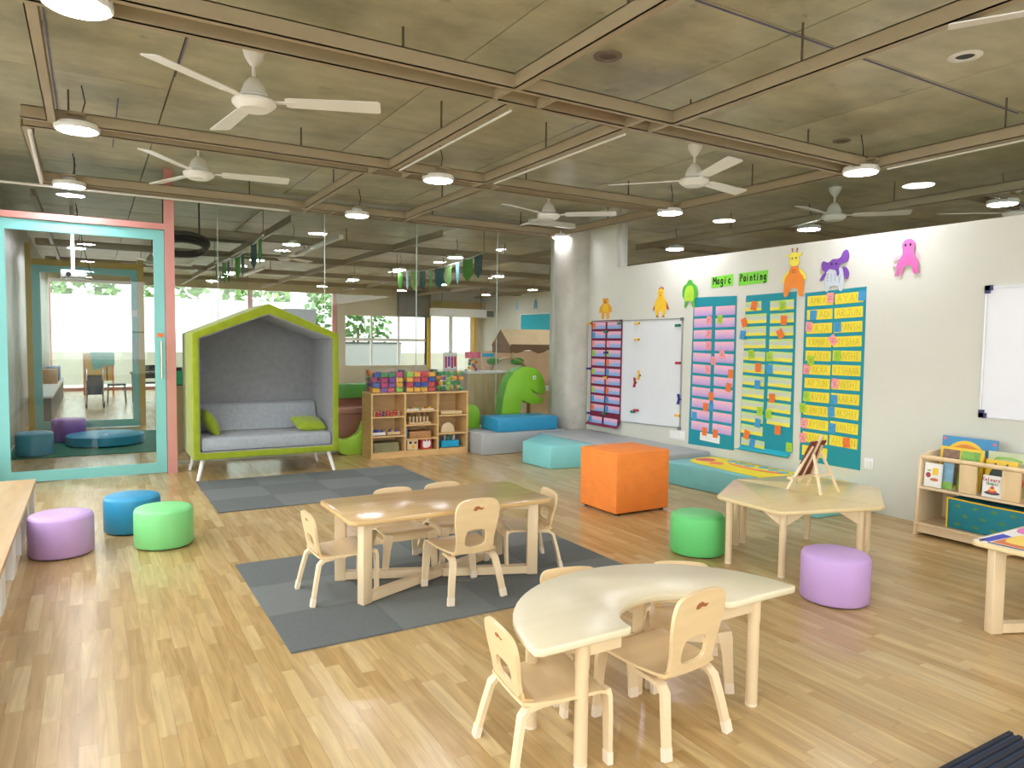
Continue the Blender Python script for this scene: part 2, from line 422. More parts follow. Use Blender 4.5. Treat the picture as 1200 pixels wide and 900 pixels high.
# right wall (white, glass band above), short return and round column
wr = MB().box(5.68, 5.80, -3.5, 7.05, 0, 2.345).box(5.68, 5.80, 7.05, 7.69, 0, 3.1)
struct('wall_right', wr, WHITE)
struct('wall_return', box(5.80, 5.92, 7.60, 8.72, 0, 3.1), WHITE)
w1 = struct('window_1', MB().box(5.69, 5.79, 6.98, 7.05, 2.345, 3.1), mat('silver_frame', '#cfcdc4', .4, .03, 6, metal=.3))
for a, b in ((-3.5, -.9), (-.895, .9), (.905, 2.62), (2.625, 4.34), (4.345, 6.975)):
    part('pane', box(5.735, 5.745, a, b, 2.345, 3.1), GLASS, w1)
col = MB().lathe([(.32, 0), (.32, 3.11)], (5.70, 7.93, 0), 40)
struct('trim_1', col, CONC2, smooth=True)
# left wall: window bays over a low sill (light comes from here), outside the frame
wl = MB().box(-1.12, -.95, -3.5, 8.1, 0, .32).box(-1.12, -.95, -3.5, 8.1, 2.75, 3.1)
for yy in (-3.5, -1.2, 1.1, 3.4, 5.7, 7.9): wl.box(-1.12, -.95, yy, yy+.2, .32, 2.75)
struct('wall_left', wl, WHITE)
w2 = struct('window_2', MB().box(-1.05, -1.01, -3.3, 7.9, 1.5, 1.54), WHITEP)
for yy in (-3.3, -1.0, 1.3, 3.6, 5.9): part('pane', box(-1.035, -1.027, yy, yy+2.1, .32, 2.75), GLASSO, w2)
struct('wall_corridor', box(-1.0, -.87, 8.1, 21.2, 0, 3.1), CONC2)
# back wall behind the camera, with windows
wb = MB().box(-1.12, 11.6, -3.6, -3.45, 0, .5).box(-1.12, 11.6, -3.6, -3.45, 2.75, 3.1)
for xx in (-1.12, 1.2, 3.5, 5.68, 8, 11.3): wb.box(xx, xx+.3, -3.6, -3.45, .5, 2.75)
struct('wall_back', wb, WHITE)
w3 = struct('window_3', box(-.8, 5.7, -3.53, -3.5, 1.5, 1.54), WHITEP)
for a, b in ((-.82, 1.2), (1.5, 3.5), (3.8, 5.68), (5.98, 8), (8.3, 11.3)): part('pane', box(a, b, -3.52, -3.512, .5, 2.75), GLASSO, w3)
struct('wall_hall', box(11.4, 11.6, -3.6, 21.4, 0, 3.1), WHITE)

# door bay: coral frame, teal leaf
d1 = struct('door_1', box(.665, .755, 8.06, 8.15, 0, 3.1), PINK)
part('frame_header', box(-.95, .665, 8.06, 8.15, 2.49, 2.55), PINK, d1)
part('frame_post', box(-.95, -.80, 8.06, 8.15, 0, 2.49), PINK, d1)
T = round_rect
leaf = MB().box(-.80, -.665, 8.08, 8.13, .01, 2.485).box(.565, .66, 8.08, 8.13, .01, 2.485).box(-.665, .565, 8.08, 8.13, 2.385, 2.485).box(-.665, .565, 8.08, 8.13, .01, .11)
lf = part('door_leaf', leaf, TEAL, d1)
part('pane', box(-.665, .565, 8.10, 8.11, .11, 2.385), GLASS, lf)
part('pull_handle', MB().tube([(.62, 8.02, .98), (.62, 8.02, 1.37)], .011, 10).tube([(.62, 8.02, 1.03), (.62, 8.08, 1.03)], .007, 8).tube([(.62, 8.02, 1.32), (.62, 8.08, 1.32)], .007, 8), STEEL, lf, smooth=True)
part('sticker', box(.585, .645, 8.076, 8.08, 1.405, 1.445), mat('sticker_orange', '#dd7a3a', .5, .25, 40), lf)
part('transom_pane', box(-.95, .665, 8.10, 8.11, 2.55, 3.1), GLASS, d1)
# glass partition behind the foam corner and its return
w4 = struct('window_4', MB().box(.755, 5.8, 8.63, 8.65, 3.04, 3.1).box(.72, .745, 8.15, 8.65, 3.04, 3.1).box(.755, 5.8, 8.63, 8.65, 0, .03), mat('glass_channel', '#b9b7a8', .4, .05, 5, metal=.4))
gx = [.76, 1.25, 2.46, 3.66, 4.86, 5.8]
for a, b in zip(gx, gx[1:]):
    part('pane', box(a+.003, b-.003, 8.635, 8.645, .03, 3.04), GLASS, w4)
part('pane', box(.727, .737, 8.15, 8.64, .03, 3.04), GLASS, w4)
for xx in (1.25, 2.46, 3.66, 4.86):
    part('joint_strip', box(xx-.004, xx+.004, 8.633, 8.647, .03, 3.04), mat('glass_edge', '#c4d6cb', .15, .03, 5), w4)

# second doorway, twelve metres off
d2 = struct('door_2', MB().box(-.80, -.725, 12.56, 12.66, 0, 2.75).box(.65, .735, 12.56, 12.66, 0, 2.6).box(-.725, .65, 12.56, 12.66, 2.44, 2.53), MUST)
lf = part('door_leaf', MB().box(-.725, -.62, 12.58, 12.63, .01, 2.44).box(.56, .65, 12.58, 12.63, .01, 2.44).box(-.62, .56, 12.58, 12.63, 2.34, 2.44).box(-.62, .56, 12.58, 12.63, .01, .12), TEAL, d2)
part('pane', box(-.62, .56, 12.60, 12.61, .12, 2.34), GLASS, lf)
part('pull_handle', MB().tube([(.61, 12.54, .98), (.61, 12.54, 1.37)], .011, 8), STEEL, lf)
part('notice', box(.57, .64, 12.572, 12.58, 1.72, 1.82), PAPERW, lf)
w5 = struct('window_5', box(.735, 2.3, 12.58, 12.64, 2.98, 3.1), DGREY)
part('pane', box(.74, 2.3, 12.60, 12.61, .0, 2.98), GLASS, w5)

# far facade
fz = MB().box(-1, 6.45, 21.3, 21.5, 2.78, 3.1).box(6.45, 6.70, 21.3, 21.5, 0, 3.1).box(6.70, 9.40, 21.3, 21.5, 0, .62).box(6.70, 9.45, 21.3, 21.5, 2.16, 3.1).box(9.40, 9.5, 21.3, 21.5, 0, 2.3).box(9.45, 11.15, 21.3, 21.5, 2.28, 3.1).box(11.15, 11.6, 21.3, 21.5, 0, 3.1)
struct('wall_far', fz, mat('beige_plaster', '#cfc9b0', .7, .04, 3))
struct('trim_2', box(8.36, 9.44, 21.1, 21.28, 2.16, 3.1), DGREY)
struct('trim_3', box(9.4, 11.4, 21.0, 21.25, 2.46, 2.70), mat('plywood_band', '#9c7e35', .5, .2, 2))
w6 = struct('window_6', MB().box(-1, 6.45, 21.36, 21.42, 0, .08), mat('red_threshold', '#c98a84', .5, .1, 5))
for xx in (-.9, 1.55, 3.95, 6.38): part('mullion', box(xx-.06, xx+.06, 21.34, 21.46, .08, 2.78), PINK, w6)
for a, b in ((-.84, 1.49), (1.61, 3.89), (4.01, 6.32)): part('pane', box(a, b, 21.39, 21.40, .08, 2.78), GLASSO, w6)
w7 = struct('window_7', MB().box(6.70, 9.40, 21.36, 21.42, 1.38, 1.46), WHITEP)
for xx in (7.55, 8.45): part('mullion', box(xx-.025, xx+.025, 21.35, 21.43, .62, 2.16), WHITEP, w7)
part('pane', box(6.70, 9.40, 21.385, 21.395, .62, 2.16), GLASSO, w7)
d3 = struct('door_3', MB().box(9.40, 9.50, 21.25, 21.5, 0, 2.26).box(11.08, 11.2, 21.25, 21.5, 0, 2.26), mat('yellow_jamb', '#e2b52e', .45, .05, 4))
for a, b in ((9.52, 10.28), (10.30, 11.06)):
    dl = part('door_leaf', MB().ring([(a, .02), (b, .02), (b, 2.25), (a, 2.25)], [(a+.05, .1), (b-.05, .1), (b-.05, 2.2), (a+.05, 2.2)], 21.36, 21.41), WHITEP, d3)
    part('pane', box(a+.05, b-.05, 21.38, 21.39, .1, 2.2), GLASSO, dl)
    part('lever', box(b-.05, b-.01, 21.33, 21.36, 1.02, 1.06), BLACK, dl)

# ================================================================== OUTSIDE
single('paving', 'pale grey paving outside the far windows', 'ground', box(-40, 40, -40, 60, -.5, -.162), mat('pale_paving', '#b5b1a6', .8, .08, .8))
bw = thing('boundary_wall', 'white and beige boundary wall outside the far windows', 'wall', (0, 27, 0))
part('coping_band', box(-14, 26, 0, .3, .9, 2.75), mat('white_render', '#f2f2ee', .8, .03, 1), bw)
part('base_band', box(-14, 26, -.02, .3, -.16, .9), mat('beige_render', '#a39d8c', .8, .05, 1), bw)
gw = thing('garden_wall', 'low white garden wall with a dark railing band outside the far middle window', 'wall', (8.3, 24, 0))
part('wall_panel', box(-2, 1.3, 0, .2, -.16, 1.27), mat('grey_white_render', '#b9bdbd', .8, .04, 2), gw)
part('rail_band', box(-2, 1.3, -.02, .1, 1.27, 1.33), mat('rail_grey', '#4d5556', .6, .1, 5), gw)
for k in range(6): part('rail_panel', box(-1.9+k*.55, -1.6+k*.55, 0, .05, 1.33, 1.5), MATS['white_render'], gw)
hg = thing('hedge', 'leafy hedge rising over the low white garden wall outside', 'hedge', (8.3, 24.9, -.16))
mb = MB(); rg = random.Random(5)
for q in range(900):
    c = Vector((rg.uniform(-1.9, 1.2), rg.uniform(-.3, .3), rg.uniform(.2, 3.2))); u = Vector((rg.uniform(-1, 1), rg.uniform(-1, 1), rg.uniform(-1, 1))).normalized()*.13; w = u.cross(Vector((rg.uniform(-1, 1), .3, 1))).normalized()*.1
    mb.add([c-u, c+w, c+u, c-w], [(0, 1, 2, 3)])
f = part('foliage', mb, mat('hedge_green', '#6d9a52', .7, .35, 3), hg); f['kind'] = 'stuff'
part('stem', MB().tube([(0, 0, 0), (0, 0, 2)], .05, 8), mat('hedge_stem', '#6b5a45', .9, .2, 6), hg)
LEAF = mat('leaf_green', '#7fa05c', .7, .35, 3); BARK = mat('bark', '#6b5a45', .9, .2, 6)
for i, (tx, ty, h) in enumerate(((-3.5, 29.6, 5.2), (-.4, 30.2, 4.7), (2.6, 29.4, 5.3), (5.8, 30.4, 4.9), (9.0, 29.5, 5.4), (12.2, 30.2, 4.8))):
    t = thing('tree', 'leafy green tree outside beyond the white boundary wall', 'tree', (tx, ty, -.13), i, 'trees beyond the boundary wall')
    part('trunk', MB().tube([(0, 0, 0), (.05, 0, h*.3), (0, .05, h*.6)], [.14, .11, .06], 8), BARK, t)
    mb = MB(); rg = random.Random(i)
    for q in range(420):
        a = rg.uniform(0, 2*PI); b = math.acos(rg.uniform(-1, 1)); rr = rg.uniform(.7, .98)
        c = Vector((1.45*rr*math.sin(b)*math.cos(a), 1.3*rr*math.sin(b)*math.sin(a), h*.68+1.4*rr*math.cos(b)))
        u = Vector((rg.uniform(-1, 1), rg.uniform(-1, 1), rg.uniform(-1, 1))).normalized()*.2; w = u.cross(Vector((rg.uniform(-1, 1), .3, 1))).normalized()*.15
        mb.add([c-u, c+w, c+u, c-w], [(0, 1, 2, 3)])
    f = part('foliage', mb, LEAF, t); f['kind'] = 'stuff'

# ================================================================== SUSPENDED GRID, LAMPS, FANS
ZB = 2.81
def rail(name, x0, x1, y0, y1, parent, z0=ZB, h=.085):
    """open steel channel, 12 faces deep, along X or Y"""
    along_x = (x1-x0) > (y1-y0)
    mb = MB()
    if along_x:
        mb.box(x0, x1, y0, y0+.006, z0, z0+h).box(x0, x1, y0, y1, z0, z0+.006).box(x0, x1, y0, y1, z0+h-.006, z0+h)
    else:
        mb.box(x0, x0+.006, y0, y1, z0, z0+h).box(x0, x1, y0, y1, z0, z0+.006).box(x0, x1, y0, y1, z0+h-.006, z0+h)
    return part(name, mb, TAUPE, parent)
def rodpart(x, y, parent, z0=ZB+.08): part('threaded_rod', MB().tube([(x, y, z0), (x, y, 3.1)], .007, 6), ROD, parent)
g1 = thing('ceiling_grid', 'taupe steel channel grid hung on thin rods over the classroom', 'ceiling grid')
for a in (1.36, 3.49, 5.66, 7.83):
    if a < 2: continue
    rail('long_rail', -.36, 5.47, a, a+.04, g1); rail('long_rail', -.36, 5.47, a+.21, a+.25, g1)
    for xx in (-.1, 1.49, 3.62, 4.88): rodpart(xx, a+.23, g1); 
for (xx, y0, y1) in ((2.06, -1.5, 3.49), (2.15, 3.74, 5.66), (2.02, 5.91, 7.83), (3.24, -1.5, 3.49), (3.04, 3.74, 5.66), (3.17, 5.91, 7.83), (5.36, -1.5, 3.49), (5.36, 3.74, 5.66), (5.36, 5.91, 7.83), (-.22, -1.5, 3.49), (-.22, 3.74, 5.66), (-.38, 5.91, 7.83)):
    rail('cross_rail', xx, xx+.05, y0, y1, g1)
    ym = (max(y0, 1.6)+y1)/2; rodpart(xx+.025, ym, g1)
for a in (3.53, 5.70, 7.87):
    for xx in (2.04, 2.34, 3.22, 3.02, 5.3): part('rail_tie', box(xx, xx+.03, a, a+.17, ZB, ZB+.05), TAUPE, g1)
part('plywood_board', box(2.36, 3.02, 3.54, 3.69, ZB+.07, ZB+.085), mat('orange_plywood', '#b07c42', .5, .15, 5), g1)
PIPE = mat('white_conduit', '#e6e3da', .35, .03, 5)
part('conduit', MB().tube([(-.9, 8.03, 2.80), (1.9, 8.03, 2.80)], .012, 8), PIPE, g1)
part('conduit', MB().tube([(-.33, 5.95, 2.80), (-.36, 7.9, 2.80)], .014, 8), PIPE, g1)
part('conduit', MB().tube([(2.22, 3.8, 2.80), (2.22, 5.6, 2.80)], .008, 8), PIPE, g1)
part('conduit', MB().tube([(3.11, 3.8, 2.80), (3.11, 5.6, 2.80)], .008, 8), PIPE, g1)
part('conduit', MB().tube([(5.43, 1.2, 2.80), (5.43, 3.4, 2.80)], .008, 8), PIPE, g1)
part('batten', box(4.7, 5.36, 7.5, 7.58, 2.86, 2.92), PIPE, g1)
g2 = thing('ceiling_grid', 'taupe channel grid hung over the far hall beyond the glass', 'ceiling grid')
YB = [10.75, 13.25, 16.1, 18.7]
for a in YB:
    rail('long_rail', -.7, 11.3, a-.12, a-.08, g2); rail('long_rail', -.7, 11.3, a+.08, a+.12, g2)
    for xx in (.9, 3.4, 6.2, 8.8): rodpart(xx, a, g2)
for xx in (-.5, 2.1, 4.1, 6.4, 8.9, 10.9):
    for y0, y1 in ((8.8, 10.63), (10.87, 13.13), (13.37, 15.98), (16.22, 18.58), (18.82, 20.9)): rail('cross_rail', xx, xx+.05, y0, y1, g2)
for (xx, y0, y1) in ((2.9, 9.5, 11.9), (1.2, 13.0, 15.4), (2.9, 14.5, 16.6), (1.4, 16.2, 18.4)): part('batten', box(xx, xx+.06, y0, y1, 2.76, 2.81), PIPE, g2)
g3 = thing('ceiling_grid', 'taupe channel grid seen through the glass band above the white wall', 'ceiling grid')
rail('cross_rail', 7.12, 7.17, -1.5, 8.4, g3); rail('cross_rail', 9.6, 9.65, -1.5, 8.4, g3)
for a in (1.3, 3.49, 5.66, 7.83): rail('long_rail', 7.2, 11.3, a, a+.04, g3); rail('long_rail', 7.2, 11.3, a+.21, a+.25, g3); rodpart(7.145, a+.9, g3)

LM = {}
def lamp(x, y, label, group=None):
    t = thing('ceiling_lamp', label, 'ceiling lamp', (x, y, ZB), 0, group)
    if not LM:
        LM['h'] = MB().lathe([(.06, .06), (.06, .02), (.132, .018), (.138, .0), (.134, -.022), (.124, -.024)], n=28).mesh('housing', WHITEP, smooth=True)
        LM['d'] = MB().lathe([(.001, -.028), (.12, -.026), (.124, -.022)], n=28).mesh('diffuser', LAMPM)
        LM['b'] = box(-.05, .05, -.13, .13, .055, .07).mesh('bracket', TAUPE)
        LM['w'] = MB().tube([(.02, 0, .06), (.05, .02, .18), (.03, .03, .29)], .004, 5).mesh('cable', BLACK)
    for k_, n_ in (('h', 'housing'), ('d', 'diffuser'), ('b', 'bracket'), ('w', 'cable')): ob(n_, LM[k_], t)
    return t
lamp(-.02, 3.60, 'round lit LED lamp cut by the top edge, upper left corner')
lamp(-.05, 5.72, 'round lit LED lamp left of the nearest fan, above the teal door')
lamp(-.14, 7.86, 'round lit LED lamp just above the coral frame of the teal door')
lamp(2.62, 5.72, 'round lit LED lamp in the middle of the ceiling, above the long table')
lamp(2.60, 7.84, 'round lit LED lamp above the right roof slope of the green house seat')
lamp(5.33, 5.74, 'round lit LED lamp above the maroon chart wall, beside the right fan')
lamp(5.33, 3.56, 'round lit LED lamp at the glass band, above the pink octopus cutout')
lamp(5.40, 7.86, 'round lit LED lamp in front of the concrete column head')
lamp(7.42, 5.60, 'round lit lamp seen through the glass band above the purple elephant cutout')
lamp(7.40, 7.85, 'round lit lamp seen through the left end of the glass band')
lamp(7.60, 3.58, 'round lit lamp seen through the glass band at the right edge')
for a in (.75, -1.6):
    for cx, nm in ((-.02, 'left'), (2.62, 'middle'), (5.33, 'right')): lamp(cx, a, 'round lamp behind the viewer, %s one of the %s row' % (nm, 'nearer' if a > 0 else 'farther'))
ROW = ['nearest the glass', 'second from the glass', 'third from the glass', 'farthest from the glass']
for cx, nm in ((-.16, 'seen through the teal door'), (2.57, 'in the row beside the left bunting'), (5.25, 'in the row beside the right bunting'), (7.48, 'in the row over the far window'), (10.15, 'in the row along the far white wall')):
    for a, q in zip(YB, ROW): lamp(cx, a, 'round far-hall lamp %s, %s' % (nm, q))

FM = {}
def fan(x, y, ang, label, group='white ceiling fans'):
    t = thing('ceiling_fan', label, 'ceiling fan', (x, y, 3.1), 0, group)
    if not FM:
        FM['c'] = MB().lathe([(.062, 0), (.064, -.012), (.052, -.05), (.03, -.085), (.016, -.1)], n=24).mesh('canopy', WHITEP, smooth=True)
        FM['r'] = MB().tube([(0, 0, -.09), (0, 0, -.24)], .012, 12).mesh('downrod', WHITEP, smooth=True)
        FM['m'] = MB().lathe([(.014, -.16), (.03, -.17), (.055, -.20), (.075, -.25), (.078, -.262), (.066, -.266), (.066, -.285), (.11, -.29), (.125, -.302), (.125, -.318), (.108, -.336), (.09, -.346), (.085, -.352), (.02, -.356), (.001, -.356)], n=30).mesh('motor', WHITEP, smooth=True)
        v = MB()
        P = [(.18, -.045), (.2, -.055), (.72, -.07), (.735, -.055), (.735, .05), (.72, .062), (.2, .05), (.18, .04)]
        v.prism(P, -.003, .003); v.xf(Matrix.Translation((0, 0, -.30)) @ Matrix.Rotation(R(-11), 4, 'X'))
        FM['b'] = v.mesh('blade', WHITEP)
        FM['i'] = MB().box(.1, .24, -.02, .02, -.304, -.297).mesh('bracket', WHITEP)
    for k_, n_ in (('c', 'canopy'), ('r', 'downrod'), ('m', 'motor')): ob(n_, FM[k_], t)
    for i in range(3):
        b = ob('blade', FM['b'], t, rot=(0, 0, R(ang+120*i))); ob('bracket', FM['i'], b)
fan(.86, 4.48, -143, 'nearest white three-blade ceiling fan, upper left')
fan(.82, 6.65, -127, 'white ceiling fan behind the nearest one, above the teal door')
fan(4.46, 4.52, -110, 'white ceiling fan on the right, above the orange cube')
fan(4.36, 6.61, -160, 'white ceiling fan in front of the concrete column')
fan(3.62, 1.15, 120, 'white ceiling fan whose blade tip enters at the top right corner')
fan(8.25, 3.75, 20, 'white ceiling fan seen through the glass band at the right')
fan(6.9, 4.9, 70, 'white ceiling fan glimpsed behind the glass above the giraffe cutout')
fan(1.0, 15.0, 10, 'white fan in the far hall above the green house roof, left one')
fan(2.9, 12.6, 40, 'white fan in the far hall to the right of the left bunting')
# fittings in the slab
def vent(x, y, r, name, label, inner):
    t = thing(name, label, 'ceiling fitting', (x, y, 3.1))
    part('rim', MB().lathe([(r*.6, 0), (r, -.002), (r, -.008), (r*.62, -.012), (r*.6, -.004)], n=24), inner[0], t)
    part('core', MB().lathe([(r*.62, -.001), (r*.5, -.006), (.001, -.006)], n=24), inner[1], t)
vent(2.667, 3.436, .085, 'ceiling_vent', 'dull mauve round vent in the concrete by the plywood board', (mat('mauve_cap', '#85786f', .6, .1, 20), mat('mauve_core', '#7c6c6c', .6, .2, 30)))
vent(4.415, 2.321, .09, 'recessed_downlight', 'white-rimmed recessed round fitting in the concrete, upper right', (WHITEP, BLACK))
vent(5.38, 3.475+.3, .07, 'ceiling_vent', 'small dark round plate in the concrete above the octopus lamp', (mat('dark_cap', '#857a66', .6, .1, 20), mat('dark_core', '#75694f', .6, .2, 30)))

# ================================================================== RUGS
def rug(x0, x1, ys_, name, label, xs_):
    t = thing(name, label, 'rug', (x0, ys_[0], 0))
    k = 0
    for i in range(len(xs_)-1):
        for j in range(len(ys_)-1):
            part('carpet_tile', box(xs_[i]-x0+.001, xs_[i+1]-x0-.001, ys_[j]-ys_[0]+.001, ys_[j+1]-ys_[0]-.001, .0005, .009), RUGA if (i+j) % 2 else RUGB, t)
rug(.742, 2.87, [3.15, 3.62, 4.095, 4.57], 'carpet_tile_rug', 'grey carpet tile rug under the long table and its chairs', [.742, 1.274, 1.806, 2.338, 2.87])
rug(.855, 2.93, [6.02, 6.49, 6.96, 7.42], 'carpet_tile_rug', 'grey carpet tile rug in front of the green house seat', [.855, 1.374, 1.893, 2.412, 2.93])
mt = thing('ribbed_mat', 'dark navy ribbed mat in the bottom right corner of the floor', 'mat', (2.3, .5, 0))
part('base', box(0, .53, 0, .72, .0005, .014), mat('navy_pile', '#3d4a63', .95, .12, 30, .5, 200), mt)
for i in range(5): part('rib', box(0, .53, .705-i*.03, .72-i*.03, .014, .022), mat('dark_rib', '#20232f', .8, .1, 20), mt)
for i in range(4): part('rib', box(0, .53, .475-i*.03, .49-i*.03, .014, .022), MATS['dark_rib'], mt)

# ================================================================== HOUSE SEAT
hs = thing('house_seat', 'lime green felt house-shaped seat nook with grey lining on white legs', 'sofa', (1.555, 7.45, 0))
O5 = [(-.715, .21), (.715, .21), (.715, 1.46), (0, 1.755), (-.715, 1.445)]
I5 = [(-.655, .275), (.655, .275), (.655, 1.415), (0, 1.655), (-.655, 1.40)]
part('shell', MB().ring(O5, I5, 0, .86), GREENF, hs, bevel=.008)
L5 = [(-.648, .285), (.648, .285), (.648, 1.408), (0, 1.645), (-.648, 1.392)]
part('lining', MB().ring([(a*1.009, b) for a, b in I5], L5, .012, .80), GREYF, hs)
part('back_panel', MB().prism([(a*1.005, b) for a, b in I5], .79, .86, 'y'), GREYF, hs)
def cushion_box(x0, x1, y0, y1, z0, z1, b=.03): return box(x0, x1, y0, y1, z0, z1)
part('seat_cushion', box(-.645, .645, .02, .78, .288, .418), SEATF, hs, bevel=.03, seg=3)
part('cushion_piping', MB().tube([(-.63, .015, .30), (.63, .015, .30)], .006, 6), SEATF, hs)
bc = MB().prism([(.52, .42), (.60, .42), (.78, .42), (.78, .66), (.70, .71), (.64, .69)], -.64, .64, 'x')
part('back_cushion', bc, SEATF, hs, bevel=.02, seg=3)
for sx_, sy_ in ((-1, 0), (1, 0), (-1, 1), (1, 1)):
    part('leg', MB().tube([(sx_*.62, .08+sy_*.66, .215), (sx_*.675, .035+sy_*.66, 0)], [.022, .016], 10), WHITEP, hs, smooth=True)
def pillow(w, h, t, n=12):
    mb = MB(); vs = []; fs = []
    for s_ in (1, -1):
        for i in range(n+1):
            for j in range(n+1):
                u = i/n*2-1; v = j/n*2-1
                e = max(0, (1-u*u)*(1-v*v))**.42
                k = 1-.10*(1-abs(u*v))*0
                pin = 1-.09*(1-v*v) if abs(u) > .99 else 1
                vs.append((u*w/2*(1-.07*(1-v*v)*abs(u)**3), v*h/2*(1-.07*(1-u*u)*abs(v)**3), s_*t/2*e))
    N = (n+1)**2
    for s_ in (0, 1):
        for i in range(n):
            for j in range(n):
                q = (s_*N+i*(n+1)+j, s_*N+(i+1)*(n+1)+j, s_*N+(i+1)*(n+1)+j+1, s_*N+i*(n+1)+j+1)
                fs.append(q if s_ == 0 else q[::-1])
    return mb.add(vs, fs)
PIL = mat('lime_cushion_cloth', '#93a81e', .9, .1, 18, .4, 240, sheen=.3)
single('cushion', 'lime green cushion leaning in the left corner of the house seat', 'cushion', pillow(.30, .30, .13), PIL, loc=(1.03, 7.80, .545), rot=(R(8), R(62), R(12)), smooth=True, sharp=80)
single('cushion', 'lime green cushion lying at the right end of the house seat', 'cushion', pillow(.34, .30, .13), PIL, loc=(2.02, 7.73, .492), rot=(R(17), R(3), R(8)), smooth=True, sharp=80)

# ================================================================== STOOLS
def stool(x, y, r, h, M, label, group='round soft stools'):
    t = thing('soft_stool', label, 'stool', (x, y, .0085 if y > 9 else 0), random.uniform(0, 6), group)
    part('body', MB().lathe([(r-.012, .006), (r, .018), (r, h-.035), (r-.003, h-.02)], n=44), M, t, smooth=True, sharp=60)
    part('seat_pad', MB().lathe([(r-.003, h-.02), (r-.010, h-.008), (r-.025, h-.002), (r*.6, h+.004), (.001, h+.005)], n=44), M, t, smooth=True, sharp=60)
    part('base', MB().lathe([(r-.02, 0), (r-.015, .007)], n=32), BLACK, t)
stool(-.185, 5.36, .185, .265, VIOLET, 'lilac round stool on the left, beside the low white shelf')
stool(.24, 5.79, .185, .262, BLUE, 'blue round stool behind the mint green one on the left')
stool(.405, 5.28, .183, .264, GREEN, 'mint green round stool in front of the blue one on the left')
stool(3.505, 3.43, .18, .268, GREEN2, 'leaf green round stool beside the hexagonal table')
stool(3.525, 2.41, .18, .268, VIOLET, 'lilac round stool in front of the hexagonal table')
stool(-.585, 9.95, .19, .27, BLUE2, 'blue round stool behind the teal door, on the green carpet')
stool(-.27, 11.1, .20, .30, PURP, 'purple stool behind the teal door, farther than the blue one')
single('floor_pad', 'low round blue pad with a pale top on green carpet behind the door', 'floor pad', MB().lathe([(.44, .01), (.45, .02), (.45, .12), (.43, .13), (.001, .132)], n=40), BLUE2, loc=(.15, 10.65, .008), smooth=True)
single('green_carpet', 'dark green carpet on the floor behind the teal door', 'rug', box(-.84, 2.3, 9.68, 11.9, .0006, .008), mat('green_pile', '#1e7463', .95, .1, 25, .5, 200))

# ================================================================== FOAM BLOCKS
def block(name, label, poly, z0, z1, M, bev=.012, cat='foam block'):
    return single(name, label, cat, MB().prism(poly, z0, z1), M, bevel=bev)
block('foam_bench', 'long grey foam bench under the blue block by the column', [(4.115, 7.64), (5.36, 7.64), (5.36, 8.55), (4.115, 8.55)], 0, .265, GREYV)
block('foam_bench', 'grey foam bench along the white wall under the maroon chart', [(4.92, 5.40), (5.665, 5.40), (5.665, 7.58), (4.92, 7.58)], 0, .262, GREYV)
block('foam_block', 'blue oblong foam block lying on the grey bench', [(4.37, 7.70), (5.26, 7.68), (5.27, 8.15), (4.38, 8.17)], .267, .44, leather('ocean_blue_vinyl', '#2f93bd'))
block('foam_block', 'aqua slanted foam block on the floor in front of the grey bench', [(4.305, 7.0), (4.345, 6.475), (4.88, 6.40), (4.88, 7.50)], 0, .252, MINT)
block('foam_bench', 'soft teal bench under the yellow paper, left piece next to the orange cube', [(4.97, 5.34), (5.065, 4.32), (5.665, 4.38), (5.665, 5.38)], 0, .22, MINT2)
block('foam_bench', 'aqua bench under the yellow paper, right piece behind the hexagonal table', [(5.06, 4.29), (5.05, 3.63), (5.665, 3.60), (5.665, 4.35)], 0, .22, MINT)
# orange cube: two vinyl tones are one ribbed cloth
om = mat('orange_corduroy', '#f58b36', .75, .05, 10)
n_ = om.node_tree.nodes; l_ = om.node_tree.links
wv = n_.new('ShaderNodeTexWave'); wv.bands_direction = 'Z'; wv.inputs['Scale'].default_value = 16; tcx = n_.new('ShaderNodeTexCoord')
l_.new(tcx.outputs['Object'], wv.inputs[0]); bpn = n_.new('ShaderNodeBump'); bpn.inputs['Strength'].default_value = .35; bpn.inputs['Distance'].default_value = .006
l_.new(wv.outputs['Fac'], bpn.inputs['Height']); l_.new(bpn.outputs[0], n_['Principled BSDF'].inputs['Normal'])
oc = thing('cube_pouf', 'big orange ribbed cube pouf on the wooden floor', 'pouf', (3.905, 4.685, 0))
part('body', box(-.285, .285, -.245, .245, .018, .515), om, oc, bevel=.012)
for a in (-1, 1):
    for b in (-1, 1): part('foot', MB().lathe([(.02, 0), (.02, .02)], (a*.24, b*.2, 0), 12), BLACK, oc)
# dinosaur head
dino = thing('dinosaur_cutout', 'green foam dinosaur head with open mouth standing behind blue block', 'foam toy', (4.81, 8.37, .265))
DP = [(0, 0), (0, .16), (.03, .38), (.085, .585), (.18, .715), (.31, .785), (.43, .795), (.54, .77), (.635, .69), (.69, .59), (.708, .48), (.70, .405), (.66, .405), (.56, .43), (.468, .485), (.50, .44), (.57, .385), (.645, .35), (.685, .335), (.66, .29), (.59, .265), (.48, .275), (.39, .305), (.335, .335), (.31, .29), (.295, .16), (.29, 0)]
part('head', MB().prism(DP, 0, .2, 'y'), LIME, dino, bevel=.008)
bk = []
BKP = [(0, 0), (0, .16), (.03, .38), (.085, .585), (.18, .715), (.31, .785)]
bb = MB()
for (a, b), (c, d) in zip(BKP, BKP[1:]):
    nx, nz = -(d-b), (c-a); L = math.hypot(nx, nz); nx, nz = nx/L*.006, nz/L*.006
    bb.prism([(a, b), (c, d), (c+nx, d+nz), (a+nx, b+nz)], .01, .19, 'y')
part('back_strip', bb, LIMED, dino)
part('eye', MB().prism(ellipse(.515, .645, .026, .028, 16), -.004, 0, 'y'), PAPERW, dino)
